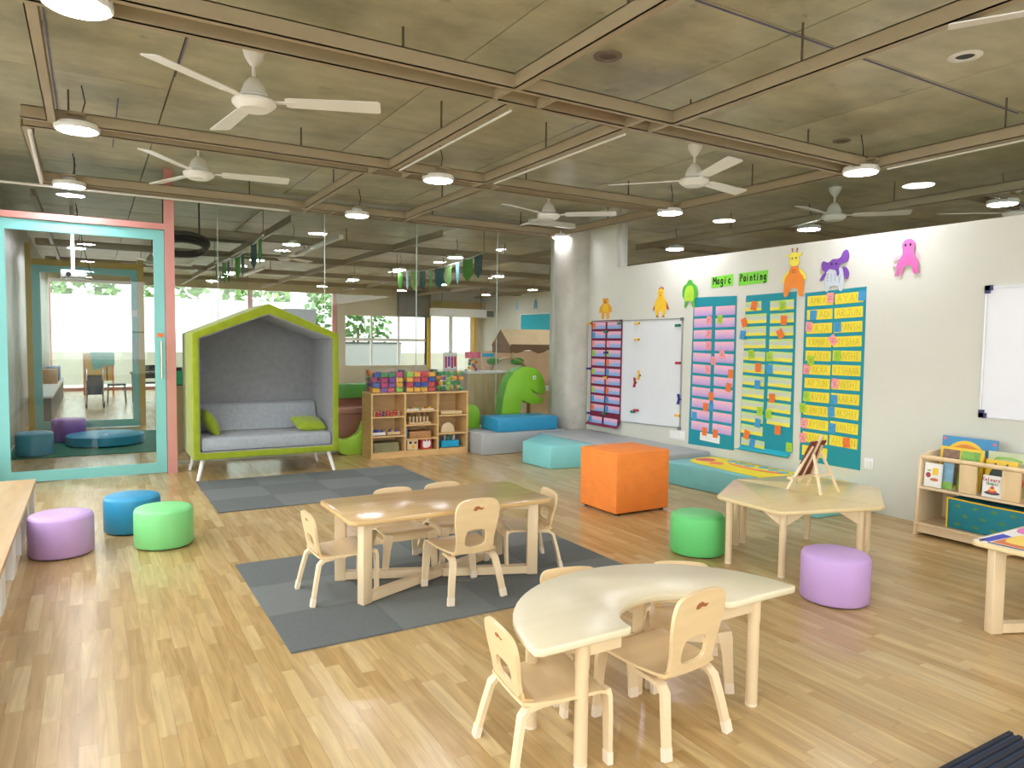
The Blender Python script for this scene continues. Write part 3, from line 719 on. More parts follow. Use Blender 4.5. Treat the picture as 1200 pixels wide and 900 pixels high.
part('pupil', MB().prism(ellipse(.517, .643, .010, .012, 12), -.007, -.004, 'y'), INK, dino)
single('foam_block', 'lime round-topped foam piece between the shelf and the blue block', 'foam block', MB().prism([(-.13, 0), (.13, 0), (.13, .16)]+ellipse(0, .19, .13, .12, 10, 0, 180)+[(-.13, .16)], 0, .16, 'y'), LIME, loc=(4.27, 8.24, .267), bevel=.008)
# crescent and blocks between house seat and shelf
cr = [(-.22, .36)]+[(-.20+.02*0+.205*math.cos(R(a))+.20, .36+.17*math.sin(R(a))) for a in range(190, 351, 16)]+[(.23, .40), (.23, .0), (.02, 0), (-.06, .02), (-.14, .09), (-.19, .18), (-.22, .28)]
single('foam_rocker', 'bright lime crescent foam rocker between house seat and wooden shelf', 'foam block', MB().prism(cr, 0, .16, 'y'), BLIME, loc=(2.66, 8.40, 0), bevel=.006)
block('foam_block', 'terracotta foam step behind the glass, under the rose slab', [(2.45, 8.74), (3.3, 8.72), (3.3, 9.35), (2.45, 9.35)], 0, .46, TERRA)
single('foam_slab', 'rose foam slab lying on the terracotta step', 'foam block', MB().prism([(2.45, 8.74), (3.3, 8.72), (3.3, 9.05), (2.45, 9.05)], .462, .545), ROSE, bevel=.01)
block('foam_block', 'terracotta foam block standing behind the rose slab', [(2.45, 9.08), (3.3, 9.06), (3.3, 9.35), (2.45, 9.35)], .462, .64, TERRA)
block('foam_block', 'grass green foam block on top of the terracotta blocks', [(2.40, 9.02), (3.35, 9.0), (3.35, 9.35), (2.40, 9.35)], .642, .82, GRASS)

# ================================================================== CUBBY SHELF
sh = thing('cubby_shelf', 'pine three-column cubby shelf holding toys, under three clear tubs', 'shelf', (2.805, 7.945, 0))
Wd, Dp, Ht = 1.27, .32, .78
for xx in (0, .415, .845, Wd-.022): part('upright', box(xx, xx+.022, 0, Dp, 0, Ht-.02), SHELFW, sh)
part('top_board', box(-.004, Wd+.004, -.004, Dp, Ht-.02, Ht), SHELFW, sh)
part('base_board', box(.022, Wd-.022, .004, Dp, 0, .075), SHELFW, sh)
part('back_board', box(.0, Wd, Dp, Dp+.012, 0, Ht), mat('pine_back', '#cfae7c', .5, .1, 3, stretch=(2, 2, 9)), sh)
cols = ((.022, .415), (.437, .845), (.867, Wd-.022))
SHZ = ((.27, .50), (.22, .39, .555), (.265, .49))
for (a, b), zs in zip(cols, SHZ):
    for z in zs: part('shelf_board', box(a, b, .004, Dp, z-.018, z), SHELFW, sh)
SX, SY = 2.805, 7.945
# tubs of building toys
TCOL = ['#7b3fa0', '#f2b632', '#d63c46', '#2c4fae', '#2f8f4e', '#e8722c', '#c9347a', '#8cc63f']
CN = ['purple', 'yellow', 'red', 'blue', 'green', 'orange', 'pink', 'lime']
TM = [mat('toy_'+n, c, .35, .05, 8) for n, c in zip(CN, TCOL)]
brick = MB().box(-.039, .039, -.027, .027, 0, .045)
for a in (-.02, .02): brick.lathe([(.013, .045), (.013, .054)], (a, 0, 0), 8)
BR = [brick.mesh('toy_brick', M_) for M_ in TM]
def blob(M_): return MB().ball((0, 0, .029), .030, (1.15, 1, .95), 12, 8).mesh('toy_ball', M_, smooth=True)
def carrot(M_): return MB().lathe([(.001, 0), (.016, .01), (.026, .035), (.018, .052), (.005, .056)], n=10).mesh('toy_vegetable', M_, smooth=True)
BL = [blob(M_) for M_ in TM]; CA = [carrot(M_) for M_ in TM]
tubs = ((2.83, 'left', 0), (3.25, 'middle', 1), (3.67, 'right', 2))
for tx, nm, kd in tubs:
    t = thing('toy_tub', 'clear plastic tub of toys on top of the cubby shelf, %s one' % nm, 'tub', (tx, SY+.01, Ht+.001))
    part('body', MB().ring([(0, 0), (.395, 0), (.395, .30), (0, .30)], [(.005, .005), (.39, .005), (.39, .295), (.005, .295)], .004, .26, 'z').box(0, .395, 0, .30, 0, .004), PERSP, t)
    part('rim', MB().ring([(-.008, -.008), (.403, -.008), (.403, .308), (-.008, .308)], [(0, 0), (.395, 0), (.395, .30), (0, .30)], .26, .272, 'z'), PERSP, t)
    if kd == 0: part('latch', box(-.016, -.008, .1, .18, .22, .27), TM[5], t)
    rg = random.Random(kd+3)
    for iz in range(4):
        for iy in range(3):
            for ix in range(4):
                if rg.random() < .06: continue
                c = rg.choice((0, 0, 1, 2, 3, 4, 6, 7) if kd == 0 else (1, 1, 2, 2, 2, 6, 7, 3) if kd == 1 else (7, 7, 1, 2, 5, 4, 4, 0))
                P_ = (tx+.055+ix*.095+rg.uniform(-.004, .004), SY+.01+.05+iy*.095, Ht+.006+iz*.0605)
                if kd == 2:
                    me = (BL if rg.random() < .6 else CA)[c]; nme = 'toy_ball' if me in BL else 'toy_vegetable'
                else: me = BR[c]; nme = 'toy_brick'
                o = ob(nme, me, None, P_, (0, 0, rg.choice((0, 0, .2, -.2, PI)) if kd != 2 else rg.uniform(0, 6)))
                if nme == 'toy_brick' and abs(o.rotation_euler.z) > 1: o.scale = (1, 1, 1)
                word = {'toy_brick': 'studded plastic brick', 'toy_ball': 'round plastic fruit', 'toy_vegetable': 'plastic play vegetable'}[nme]
                tag(o, '%s %s inside the %s clear tub' % (CN[c], word, nm), 'toy', '%s %ss in the %s tub' % (CN[c], word, nm))
# toys in the cubbies
def at(x, y, z): return (SX+x, SY+y, z)
bt = thing('bead_abacus', 'wooden double bead rail with red and blue beads, top left cubby', 'toy', at(.05, .05, .501))
part('rail', MB().box(0, .32, 0, .012, .012, .016).box(0, .32, 0, .012, .045, .049).box(0, .012, 0, .05, 0, .06).box(.308, .32, 0, .05, 0, .06), WOODP, bt)
for i in range(7):
    for zz in (.014, .047): part('bead', MB().ball((.04+i*.04, .006, zz), .015, (1, 1, 1), 10, 6), TM[3] if i == 2 else TM[2], bt, smooth=True)
for i, (a, nm, M_) in enumerate(((.03, 'white tray of blue shapes', PAPERW), (.22, 'wooden tray of blue and yellow shapes', WOOD))):
    t = thing('sorting_tray', nm+' in the middle left cubby', 'tray', at(a, .04, .271))
    part('tray', MB().ring([(0, 0), (.16, 0), (.16, .16), (0, .16)], [(.008, .008), (.152, .008), (.152, .152), (.008, .152)], .0, .04, 'z').box(0, .16, 0, .16, 0, .006), M_, t)
    for q in range(5): part('shape', MB().ball((.03+(q % 3)*.045, .04+(q//3)*.06, .045), .02, (1.1, 1, 1), 8, 6), TM[1] if (q == 3 or (i and q == 1)) else TM[3], t, smooth=True)
for i in range(5):
    a = .05+random.uniform(-.006, .006)
    single('puzzle_board', 'olive puzzle board in the bottom left cubby pile, %s' % ['lowest of five', 'second from below', 'middle one', 'second from top', 'topmost'][i], 'puzzle', box(a, a+.31, .03+i*.003, .26, .0765+i*.0215, .0965+i*.0215), mat('olive_board', '#8e8a66', .55, .12, 10), 'puzzle boards in a pile', loc=(SX, SY, 0))
for i, a in enumerate((.45, .645)):
    t = thing('lacing_tray', ('white', 'cream')[i]+' flat tray of small yellow and green pieces, top middle cubby', 'tray', at(a, .03, .556))
    part('tray', box(0, .17, 0, .18, 0, .018), (PAPERW, CAP)[i], t)
    for q in range(5): part('piece', box(.02+q*.03, .042+q*.03, .02+.02*(q % 3), .05+.02*(q % 3), .018, .034), TM[(1, 4, 2, 1, 7)[q]], t)
t = thing('peg_stand', 'wooden peg stand with upright pegs and three dark discs', 'toy', at(.49, .03, .391))
part('base', box(0, .28, 0, .09, 0, .02), WOOD, t)
for q in range(6): part('peg', MB().tube([(.025+q*.046, .04, .02), (.025+q*.046, .04, .085)], .012, 8), WOOD, t)
for q in range(3): part('disc', MB().ball((.05+q*.085, .13, .115), .026, (1, .4, 1), 12, 8).box(.045+q*.085, .055+q*.085, .12, .14, 0, .09), mat('walnut_disc', '#8a6a4a', .5, .1, 10), t, smooth=True)
single('wooden_case', 'closed brown wooden case in the middle cubby column', 'box', box(.50, .78, .03, .2, .222, .30), mat('brown_case', '#b98755', .45, .1, 5), loc=(SX, SY, 0), bevel=.004)
single('picture_book', 'thin blue book standing beside the brown wooden case', 'book', box(.445, .460, .02, .18, .222, .345), mat('blue_cover', '#5aa7d0', .5, .05, 8), loc=(SX, SY, 0))
t = thing('shape_sorter', 'pale wooden shape-sorting cube with round and square holes', 'toy', at(.47, .04, .076))
part('cube', box(0, .14, 0, .13, 0, .13), WOODP, t, bevel=.004)
for (a, b, r) in ((.04, .09, .017), (.075, .04, .02)): part('hole', MB().prism(ellipse(a, b, r, r, 14), -.002, 0, 'y'), INK if b > .06 else TM[1], t)
part('hole', box(.09, .12, -.002, 0, .075, .098), INK, t)
t = thing('picture_cube', 'red and white picture cube beside the wooden shape sorter', 'toy', at(.655, .04, .076))
part('cube', box(0, .14, 0, .13, 0, .13), mat('red_print', '#c23a45', .5, .1, 15), t, bevel=.004)
part('picture', MB().prism(smooth_poly([(.02, .03), (.06, .015), (.11, .03), (.12, .08), (.1, .115), (.085, .09), (.065, .12), (.05, .09), (.025, .11)]), -.002, 0, 'y'), PAPERW, t)
single('wooden_tray', 'flat pale wooden tray in the top right cubby', 'tray', MB().ring([(.91, .03), (1.2, .03), (1.2, .2), (.91, .2)], [(.92, .04), (1.19, .04), (1.19, .19), (.92, .19)], .491, .53, 'z').box(.91, 1.2, .03, .2, .491, .497), WOOD, loc=(SX, SY, 0))
single('rainbow_arch', 'pale wooden half-round arch in the middle right cubby', 'toy', MB().prism([(.92, .266), (1.10, .266)]+ellipse(1.01, .29, .09, .10, 12, 0, 180), .04, .12, 'y'), WOODP, loc=(SX, SY, 0), bevel=.004)
t = thing('craft_caddy', 'bright blue caddy full of craft tools in the bottom right cubby', 'caddy', at(.93, .05, .076))
part('caddy', MB().ring([(0, 0), (.24, 0), (.24, .14), (0, .14)], [(.008, .008), (.232, .008), (.232, .132), (.008, .132)], 0, .085, 'z').box(0, .24, 0, .14, 0, .006), mat('cyan_plastic', '#1fa7d6', .35, .04, 6), t)
part('handle', MB().tube([(.12, .07, .08), (.12, .07, .13)], .008, 8).tube([(.09, .07, .13), (.15, .07, .13)], .008, 8), MATS['cyan_plastic'], t)
for i, (a, M_) in enumerate(((.03, TM[3]), (.06, PAPERW), (.09, TM[4]), (.15, TM[4]), (.18, PAPERW), (.21, TM[0]))): part('tool', MB().tube([(a, .06, .01), (a+.015, .05+.02*(i % 2), .13+.015*(i % 3))], .010, 8), M_, t)

# ================================================================== CHAIRS
def make_chair(label, loc, rz, bh=1.0, dz=0.0):
    t = thing('child_chair', label, 'chair', loc, rz, 'child chairs')
    # seat: bent sheet, front edge rolled down
    prof = [(a_, b_+dz) for a_, b_ in [(-.125, .262), (-.09, .258), (0, .258), (.09, .264), (.145, .268), (.17, .262), (.184, .245), (.188, .222)]]
    hw = [.128, .135, .148, .156, .160, .161, .161, .160]
    mb = MB(); vs = []; fs = []; nx = 8
    for s_ in (0, 1):
        for i, (y, z) in enumerate(prof):
            a = prof[max(i-1, 0)]; b = prof[min(i+1, len(prof)-1)]
            ny, nz = -(b[1]-a[1]), (b[0]-a[0]); L = math.hypot(ny, nz); ny, nz = ny/L, nz/L
            for j in range(nx+1):
                u = j/nx*2-1
                dz = -.006*(1-u*u) if i < 4 else 0
                vs.append((u*hw[i], y-ny*.011*s_, z-nz*.011*s_+dz))
    K = len(prof); N = K*(nx+1)
    for i in range(K-1):
        for j in range(nx):
            q = (i*(nx+1)+j, i*(nx+1)+j+1, (i+1)*(nx+1)+j+1, (i+1)*(nx+1)+j)
            fs.append(q); fs.append(tuple(N+k for k in q[::-1]))
    for i in range(K-1):
        for j in (0, nx):
            a, b = i*(nx+1)+j, (i+1)*(nx+1)+j; fs.append((a, b, b+N, a+N))
    for i in (0, K-1):
        for j in range(nx): a = i*(nx+1)+j; fs.append((a, a+1, a+1+N, a+N))
    mb.add(vs, fs)
    part('seat', mb, WOOD, t, smooth=True, sharp=50)
    # backrest: flat rounded panel with arched hole, leaning back
    outer = smooth_poly([(-.105, .0), (-.112, .06), (-.126, .13), (-.130, .19), (-.112, .232), (-.06, .246), (.0, .248), (.06, .246), (.112, .232), (.130, .19), (.126, .13), (.112, .06), (.105, .0), (.05, -.008), (0, -.01), (-.05, -.008)], 4)
    c = bpy.data.curves.new('backrest', 'CURVE'); c.dimensions = '2D'; c.fill_mode = 'BOTH'; c.extrude = .006; c.bevel_depth = .0015
    hole = smooth_poly([(-.062, .035), (-.064, .07), (-.05, .1), (0, .107), (.05, .1), (.064, .07), (.062, .035), (.04, .022), (0, .02), (-.04, .022)], 3)
    for poly in (outer, hole):
        sp = c.splines.new('POLY'); sp.points.add(len(poly)-1); sp.use_cyclic_u = True
        for p_, q_ in zip(sp.points, poly): p_.co = (q_[0], q_[1]*bh, 0, 1)
    tmp = bpy.data.objects.new('tmp', c); me = bpy.data.meshes.new_from_object(tmp); bpy.data.objects.remove(tmp)
    me.materials.clear(); me.materials.append(WOOD)
    for p_ in me.polygons: p_.use_smooth = False
    bk = ob('backrest', me, t, (0, -.122, .262+dz), (R(90+10), 0, 0))
    part('logo_mark', MB().prism(smooth_poly([(a_*1.5, b_*bh) for a_, b_ in [(-.02, .198), (-.014, .212), (.0, .215), (.010, .207), (.022, .206), (.014, .197), (.0, .200), (-.008, .194)]], 3), .0075, .0082), mat('brown_print', '#9c5a30', .6, .1, 20), bk)
    part('back_stay', MB().bar([(-.1, -.121, .275+dz), (-.1, -.114, .250+dz), (-.1, -.08, .242+dz)], (1, 0, 0), .03, .010).bar([(.1, -.121, .275+dz), (.1, -.114, .250+dz), (.1, -.08, .242+dz)], (1, 0, 0), .03, .010), EDGE, t)
    for s_ in (-1, 1):
        L = part('leg', MB().bar([(s_*.105, .02, .229+dz), (s_*.115, -.06, .230+dz), (s_*.122, -.105, .226+dz), (s_*.128, -.128, .205), (s_*.145, -.15, .11), (s_*.160, -.172, .004)], (1, 0, .0), [.034, .036, .037, .037, .035, .033], .017), WOODP, t, smooth=True, sharp=50)
        part('foot_cap', MB().bar([(s_*.1555, -.1645, .042), (s_*.1605, -.1725, 0)], (1, 0, 0), .036, .021), CAP, L)
        L = part('leg', MB().bar([(s_*.132, .176, .25+dz), (s_*.137, .181, .225+dz), (s_*.145, .182, .16), (s_*.158, .178, .004)], (1, 0, 0), [.056, .054, .042, .033], .016), WOODP, t, smooth=True, sharp=50)
        part('foot_cap', MB().bar([(s_*.1555, .1785, .042), (s_*.1585, .178, 0)], (1, 0, 0), .036, .020), CAP, L)
    return t
RZ = .0095
ch = make_chair('wooden child chair at the cut-out of the kidney table, back to the viewer', (1.785, 1.90, 0), R(5), 1.2, .008)
copy_tree(ch, (1.765, 3.48, RZ), R(0), 'wooden child chair in front of the long table, back to the viewer')
lo = make_chair('wooden child chair at the left end of the kidney table, side-on', (1.305, 1.985, 0), R(-97), .81, -.012)
lw = make_chair('wooden child chair behind the kidney table, left one, only its top showing', (1.725, 2.325, 0), R(165), .69, -.016)
copy_tree(lw, (2.165, 2.18, 0), R(144), 'wooden child chair behind the kidney table, right one, partly under it')
copy_tree(lo, (1.14, 3.80, RZ), R(-90), 'wooden child chair at the left end of the long table')
copy_tree(lo, (1.625, 4.065, RZ), R(177), 'wooden child chair tucked behind the long table, left one')
copy_tree(lo, (1.985, 4.08, RZ), R(180), 'wooden child chair tucked behind the long table, right one')
copy_tree(lo, (2.345, 3.755, RZ), R(78), 'wooden child chair at the right end of the long table')

# ================================================================== LONG TABLE AND ITS LIKE
def xtable(name, label, cx, cy, hx, hy, ztop, base, rz=0, top=None):
    t = thing(name, label, 'table', (cx, cy, base), rz)
    part('tabletop', MB().prism(round_rect(-hx, hx, -hy, hy, .05), ztop-.024, ztop), top or TOPW, t, bevel=.005)
    for s_ in (1, -1):
        a = Vector((-(hx-.075), -s_*(hy-.075), 0)); b = -a; d = (b-a).normalized(); nn = Vector((-d.y, d.x, 0)); L = (b-a).length
        z1 = ztop-.025
        def bar(p0, p1, z0, z1_):
            m_ = MB(); A = a+d*p0; B = a+d*p1; h = nn*.024
            P_ = [A-h, B-h, B+h, A+h]
            return m_.prism([(p.x, p.y) for p in P_], z0, z1_)
        part('leg', bar(0, .062, 0, z1), WOODP, t, bevel=.003); part('leg', bar(L-.062, L, 0, z1), WOODP, t, bevel=.003)
        off = 0.0
        if s_ == 1: part('base_rail', bar(.062, L-.062, .006, .052), WOODP, t); part('top_rail', bar(.062, L-.062, z1-.04, z1), WOODP, t)
        else:
            part('base_rail', bar(.062, L/2-.03, .006, .052), WOODP, t); part('base_rail', bar(L/2+.03, L-.062, .006, .052), WOODP, t)
            part('top_rail', bar(.062, L/2-.03, z1-.04, z1), WOODP, t); part('top_rail', bar(L/2+.03, L-.062, z1-.04, z1), WOODP, t)
    return t
xtable('long_table', 'long wooden child table with crossed base on the grey rug', 1.745, 3.775, .625, .30, .462, RZ, top=TOPL)
# kidney table
kt = thing('kidney_table', 'cream kidney-shaped table with round legs in the foreground', 'table', (1.775, 1.79, 0))
outp = [(.61*math.cos(R(a)), .575*math.sin(R(a))) for a in range(3, 178, 5)]
inp = [(.225*math.cos(R(a)), .03+.165*math.sin(R(a))) for a in range(176, 3, -8)]
kp = round_corners([(.612, .02)], .01) if False else ([(.59, 0.0), (.612, .012)]+outp+[(-.612, .012), (-.59, 0), (-.25, 0), (-.228, .01)]+inp+[(.228, .01), (.25, 0)])
part('tabletop', MB().prism(kp, .426, .452), KTOP, kt, bevel=.006, seg=2)
for a, b in ((-.405, .045), (.415, .045), (.09, .34), (-.42, .33)):
    L = part('leg', MB().lathe([(.021, .0), (.023, .012), (.023, .33), (.025, .335), (.025, .426)], (a, b, 0), 20), WOODP, kt, smooth=True)
    part('foot_cap', MB().lathe([(.0225, 0), (.0235, .003), (.0235, .010)], (a, b, 0), 20), CAP, L)
for q in ((.2, .40, .035, .06), (-.39, -.25, .035, .06), (-.42, -.4, .06, .31), (.40, .42, .06, .18)): part('apron', box(*q, .375, .426), WOODP, kt)
# two trapezoid tables pushed into a hexagon
A_, B_, C_, D_, E_, F_ = (3.44, 3.21), (3.435, 2.71), (4.12, 2.505), (4.665, 2.875), (4.59, 3.44), (3.985, 3.55)
def trap(label, poly, legs, braces):
    t = thing('trapezoid_table', label, 'table', (poly[0][0], poly[0][1], 0), 0)
    ox, oy = poly[0]
    q = [(a-ox, b-oy) for a, b in poly]
    part('tabletop', MB().prism(round_corners(q, .03), .411, .433), TOPW, t, bevel=.004)
    for a, b in legs:
        L = part('leg', MB().lathe([(.019, 0), (.021, .01), (.021, .32), (.023, .325), (.023, .411)], (a-ox, b-oy, 0), 18), WOODP, t, smooth=True)
        part('foot_cap', MB().lathe([(.0205, 0), (.0218, .003), (.0218, .010)], (a-ox, b-oy, 0), 18), CAP, L)
    for (a, b), (c, d) in braces:
        v = Vector((c-a, d-b, 0)); v.normalize(); nn = Vector((-v.y, v.x, 0))*.009
        p0 = Vector((a-ox, b-oy, 0))+v*.02; p1 = p0+v*.13
        mb = MB(); P_ = [(p0, .318), (p0, .411), (p1, .411), (p1, .395)]
        vs = [(p+nn*s_+Vector((0, 0, z)))[:] for s_ in (-1, 1) for p, z in P_]
        mb.add(vs, [(0, 1, 2, 3), (7, 6, 5, 4), (0, 4, 5, 1), (1, 5, 6, 2), (2, 6, 7, 3), (3, 7, 4, 0)])
        part('corner_brace', mb, WOODP, t)
    return t
l1 = [(3.50, 3.15), (3.575, 2.80), (4.03, 2.60), (3.87, 3.42)]
trap('left trapezoid table of the hexagon, beside the green stool', [A_, B_, (C_[0]-.002, C_[1]), (F_[0]-.002, F_[1])], l1, [((3.50, 3.15), (3.87, 3.42)), ((3.575, 2.80), (3.50, 3.15)), ((3.575, 2.80), (4.03, 2.60)), ((4.03, 2.60), (3.575, 2.80))])
l2 = [(4.11, 2.615), (4.58, 2.90), (4.45, 3.28), (3.96, 3.44)]
trap('right trapezoid table of the hexagon, carrying the small easel', [(C_[0]+.002, C_[1]), D_, E_, (F_[0]+.002, F_[1])], l2, [((4.11, 2.615), (4.58, 2.90)), ((4.58, 2.90), (4.11, 2.615)), ((4.45, 3.28), (3.96, 3.44))])
# table easel
ez = thing('tabletop_easel', 'small wooden tabletop easel with a maroon board on the hexagonal table', 'easel', (4.15, 3.02, .4335), R(183))
K = 1.32
def ebar(pts, w, wd, th): return MB().bar([tuple(c*K for c in p) for p in pts], w, wd*K, th*K)
for a in (-.085, .085): part('leg', ebar([(a, -.09, 0), (a*.45, .01, .23)], (1, 0, 0), .014, .012), WOODP, ez)
for a in (-.075, .075): part('leg', ebar([(a, .09, 0), (a*.45, .015, .19)], (1, 0, 0), .012, .010), WOODP, ez)
part('mast', ebar([(0, -.085, .03), (0, .035, .285)], (1, 0, 0), .016, .012), WOODP, ez)
part('ledge', box(-.1*K, .1*K, -.085*K, -.055*K, .055*K, .067*K), WOODP, ez)
part('board', ebar([(0, -.066, .07), (0, .018, .255)], (1, 0, 0), .13, .006), mat('maroon_board', '#6d2a2c', .5, .1, 10), ez)
part('cross_bar', ebar([(-.07, .055, .09), (.07, .055, .09)], (0, 0, 1), .012, .008), WOODP, ez)

# ================================================================== RIGHT FOREGROUND TABLE WITH PAINTING
xtable('low_table', 'low wooden table with open frame leg at the right edge', 4.32, 1.50, .62, .32, .458, 0)
pn = thing('painting_sheet', 'large bold painted sheet covering the low table at the right edge', 'painting', (3.715, 1.24, .4585))
part('paper', box(0, 1.1, 0, .56, 0, .002), PAPERW, pn)
def flat(poly, z, M_, nm='paint_patch'): part(nm, MB().prism(poly, .002, .002+z), M_, pn)
PB = mat('paint_blue', '#2f36b8', .5, .06, 10); PO = mat('paint_orange', '#d8702c', .5, .08, 10); PY = mat('paint_yellow', '#f5d45a', .5, .06, 10); PP = mat('paint_pink', '#d76fb0', .5, .1, 10); PNV = mat('paint_navy', '#1e2140', .5, .08, 10)
flat([(.05, .55), (.25, .545), (.23, .495), (.02, .505)], .0006, PB)
flat([(.035, .495), (.24, .49), (.5, .40), (.5, .05), (.2, .02), (.03, .30)], .0006, PO)
flat(smooth_poly([(.11, .47), (.27, .485), (.42, .44), (.45, .33), (.3, .25), (.12, .30), (.085, .38)]), .0011, PY)
flat(smooth_poly([(.36, .53), (.45, .555), (.6, .54), (.66, .48), (.5, .455), (.35, .48)]), .0014, PP)
flat([(0, .0), (.022, 0), (.022, .50), (0, .50)], .0009, PNV)
flat(smooth_poly([(.7, .1), (.9, .12), (.95, .3), (.8, .42), (.66, .3)]), .0008, PB)
flat(ellipse(.31, .40, .05, .035, 14), .0018, mat('paint_lilac', '#e6d3ea', .5, .06, 10))
single('binder_clip', 'small black wire clip on the table corner beside the painting', 'clip', MB().tube([(0, 0, .002), (.02, -.008, .008), (.035, .0, .004), (.02, .01, .008)], .0025, 6, closed=True), BLACK, loc=(3.715, 1.77, .4585))

# ================================================================== LOW WHITE SHELF AT LEFT
ls = thing('low_shelf', 'low white shelf with wooden top along the left edge', 'shelf', (-.9, 2.4, 0))
part('top_board', box(0, .515, 0, 4.22, .258, .285), mat('oak_board', '#cda774', .35, .1, 3, stretch=(9, 1, 1)), ls, bevel=.003)
part('base_board', box(0, .50, 0, 4.20, 0, .03), WOODP, ls)
for yy in (.05, .6, 1.2, 1.79, 2.39, 2.92, 3.45): part('divider', box(0, .505, yy, yy+.18, .03, .258), mat('white_board', '#f4f3ef', .45, .02, 5), ls)
part('end_post', box(.30, .505, 4.08, 4.2, .03, .258), WHITEP, ls)
for i, (yy, c) in enumerate(((3.72, '#4b5b78'), (3.80, '#b8b2a4'), (3.88, '#59647a'), (3.96, '#c9c3ba'))):
    single('picture_book', '%s book standing in the far bay of the low white shelf' % ('slate blue', 'beige', 'dark slate', 'pale grey')[i], 'book', box(-.70, -.44, 2.4+yy, 2.4+yy+.05, .031, .235), mat('cover_%d' % i, c, .5, .1, 12))

# ================================================================== BOOK RACK AT RIGHT WALL
br = thing('book_rack', 'birch book display rack with rail and dividers against the white wall', 'bookcase', (5.28, 2.985, 0))
# local: x depth into wall, y runs to -Y
side = [(0, 0), (.36, 0), (.36, .60), (.28, .625), (.16, .62), (.06, .60), (.035, .56)]
for yy in (0, -1.6): part('side_panel', MB().prism(side, yy-.022, yy, 'y'), WOODP, br, bevel=.003)
part('bottom_shelf', box(.005, .36, -1.6, -.022, .082, .10), WOODP, br)
part('plinth', box(.03, .34, -1.6, -.022, .022, .082), WOODP, br)
part('middle_shelf', box(.02, .36, -1.6, -.022, .352, .370), WOODP, br)
part('back_panel', box(.345, .36, -1.6, -.022, .1, .60), WOODP, br)
part('front_rail', MB().tube([(.04, -.02, .588), (.04, -1.6, .588)], .016, 14), WOOD, br, smooth=True)
for yy in (-.31, -.585, -.90, -1.2):
    part('divider', MB().prism([(.045, .37), (.12, .37), (.12, .575), (.05, .572)], yy, yy-.018, 'y') , WOOD, br)
    part('divider_face', box(.03, .045, yy-.10, yy+.015, .372, .572), WOOD, br)
def book(label, x, y0, w, h, th, z, M_, lean=10, name='picture_book', decor=()):
    """upright book whose cover faces the room (-X)"""
    t = thing(name, label, 'book', (x, y0, z), -PI/2)
    P_ = Matrix.Rotation(R(-lean), 4, 'X')
    mb = MB().box(0, w, 0, .002, 0, h).box(0, w, th-.002, th, 0, h).box(0, .003, 0, th, 0, h); mb.xf(P_)
    part('cover', mb, M_, t)
    pg = MB().box(.003, w-.003, .002, th-.002, .003, h-.003); pg.xf(P_)
    part('pages', pg, PAPERW, t)
    for i, (poly, m_) in enumerate(decor):
        d = MB().prism(poly, -.0012-.0004*i, 0, 'y'); d.xf(P_); part('cover_print', d, m_, t)
    return t
BYEL = mat('book_yellow', '#eec52f', .45, .06, 10); BBL = mat('book_blue', '#3e8fc0', .45, .06, 6); BGR = mat('book_green', '#7fb24a', .45, .2, 20); BWH = mat('book_white', '#eceae2', .45, .03, 10)
BOR = mat('book_orange', '#e08d2c', .45, .1, 10); BDK = mat('book_dark', '#35423f', .5, .2, 20); BPK = mat('book_pink', '#d96a78', .5, .15, 20)
R0 = 5.28
book('big blue board book with an orange disc, tallest at the back of the rack', R0+.23, 2.94, .38, .37, .012, .372, BBL, 6, decor=((ellipse(.17, .19, .15, .155, 28), BYEL), (ellipse(.17, .19, .125, .13, 28), BOR), (box and [(.01, .34), (.03, .34), (.03, .36), (.01, .36)], BPK), ([(.35, .33), (.37, .33), (.37, .35), (.35, .35)], BPK)))
book('yellow picture book with a brown and green cover in front of the blue one', R0+.15, 2.91, .30, .30, .012, .372, BYEL, 8, decor=(([(.02, .02), (.14, .02), (.14, .28), (.02, .28)], mat('print_brown', '#8a6a52', .5, .3, 30)), ([(.15, .02), (.28, .02), (.28, .28), (.15, .28)], BGR)))
book('small white book with fruit on its cover at the left of the rack', R0+.05, 2.95, .125, .175, .012, .372, BWH, 4, decor=((ellipse(.03, .085, .018, .02, 14), mat('print_red', '#a33a2a', .5, .2, 30)), (ellipse(.075, .055, .03, .012, 14), mat('print_salmon', '#c9704a', .5, .2, 30)), ([(.06, .09), (.10, .09), (.10, .14), (.06, .14)], BYEL), (ellipse(.035, .12, .016, .006, 10), BGR)))
book('blue book with a pink pig-coloured spot half hidden by the white book', R0+.075, 2.835, .075, .19, .010, .372, mat('book_sky', '#7aa7bd', .5, .15, 20), 6, decor=((ellipse(.04, .035, .022, .02, 14), BPK), ([(0, .0), (.075, 0), (.075, .05), (0, .05)], BGR)))
book('green animal book leaning between the blue book and the divider', R0+.128, 2.76, .12, .20, .010, .372, BGR, 10, decor=((smooth_poly([(.02, .03), (.06, .01), (.09, .05), (.07, .1), (.03, .09)]), BDK),))
book('pale green book behind the cat book in the rack', R0+.20, 2.60, .27, .30, .012, .372, mat('book_sage', '#c8cfa8', .5, .1, 12), 6, decor=(([(.03, .235), (.06, .265), (.14, .27), (.22, .255), (.22, .24), (.14, .255), (.06, .245)], BGR), (ellipse(.21, .1, .03, .04, 14), BPK)))
book('yellow book with a dark cat shape in the second bay', R0+.135, 2.585, .20, .25, .012, .372, BYEL, 9, decor=((smooth_poly([(.03, 0.01), (.03, .14), (.05, .19), (.06, .23), (.08, .21), (.12, .21), (.14, .23), (.15, .18), (.18, .14), (.18, .01)]), BDK), (ellipse(.12, .06, .05, .05, 16), mat('print_teal', '#58a89a', .5, .1, 20))))
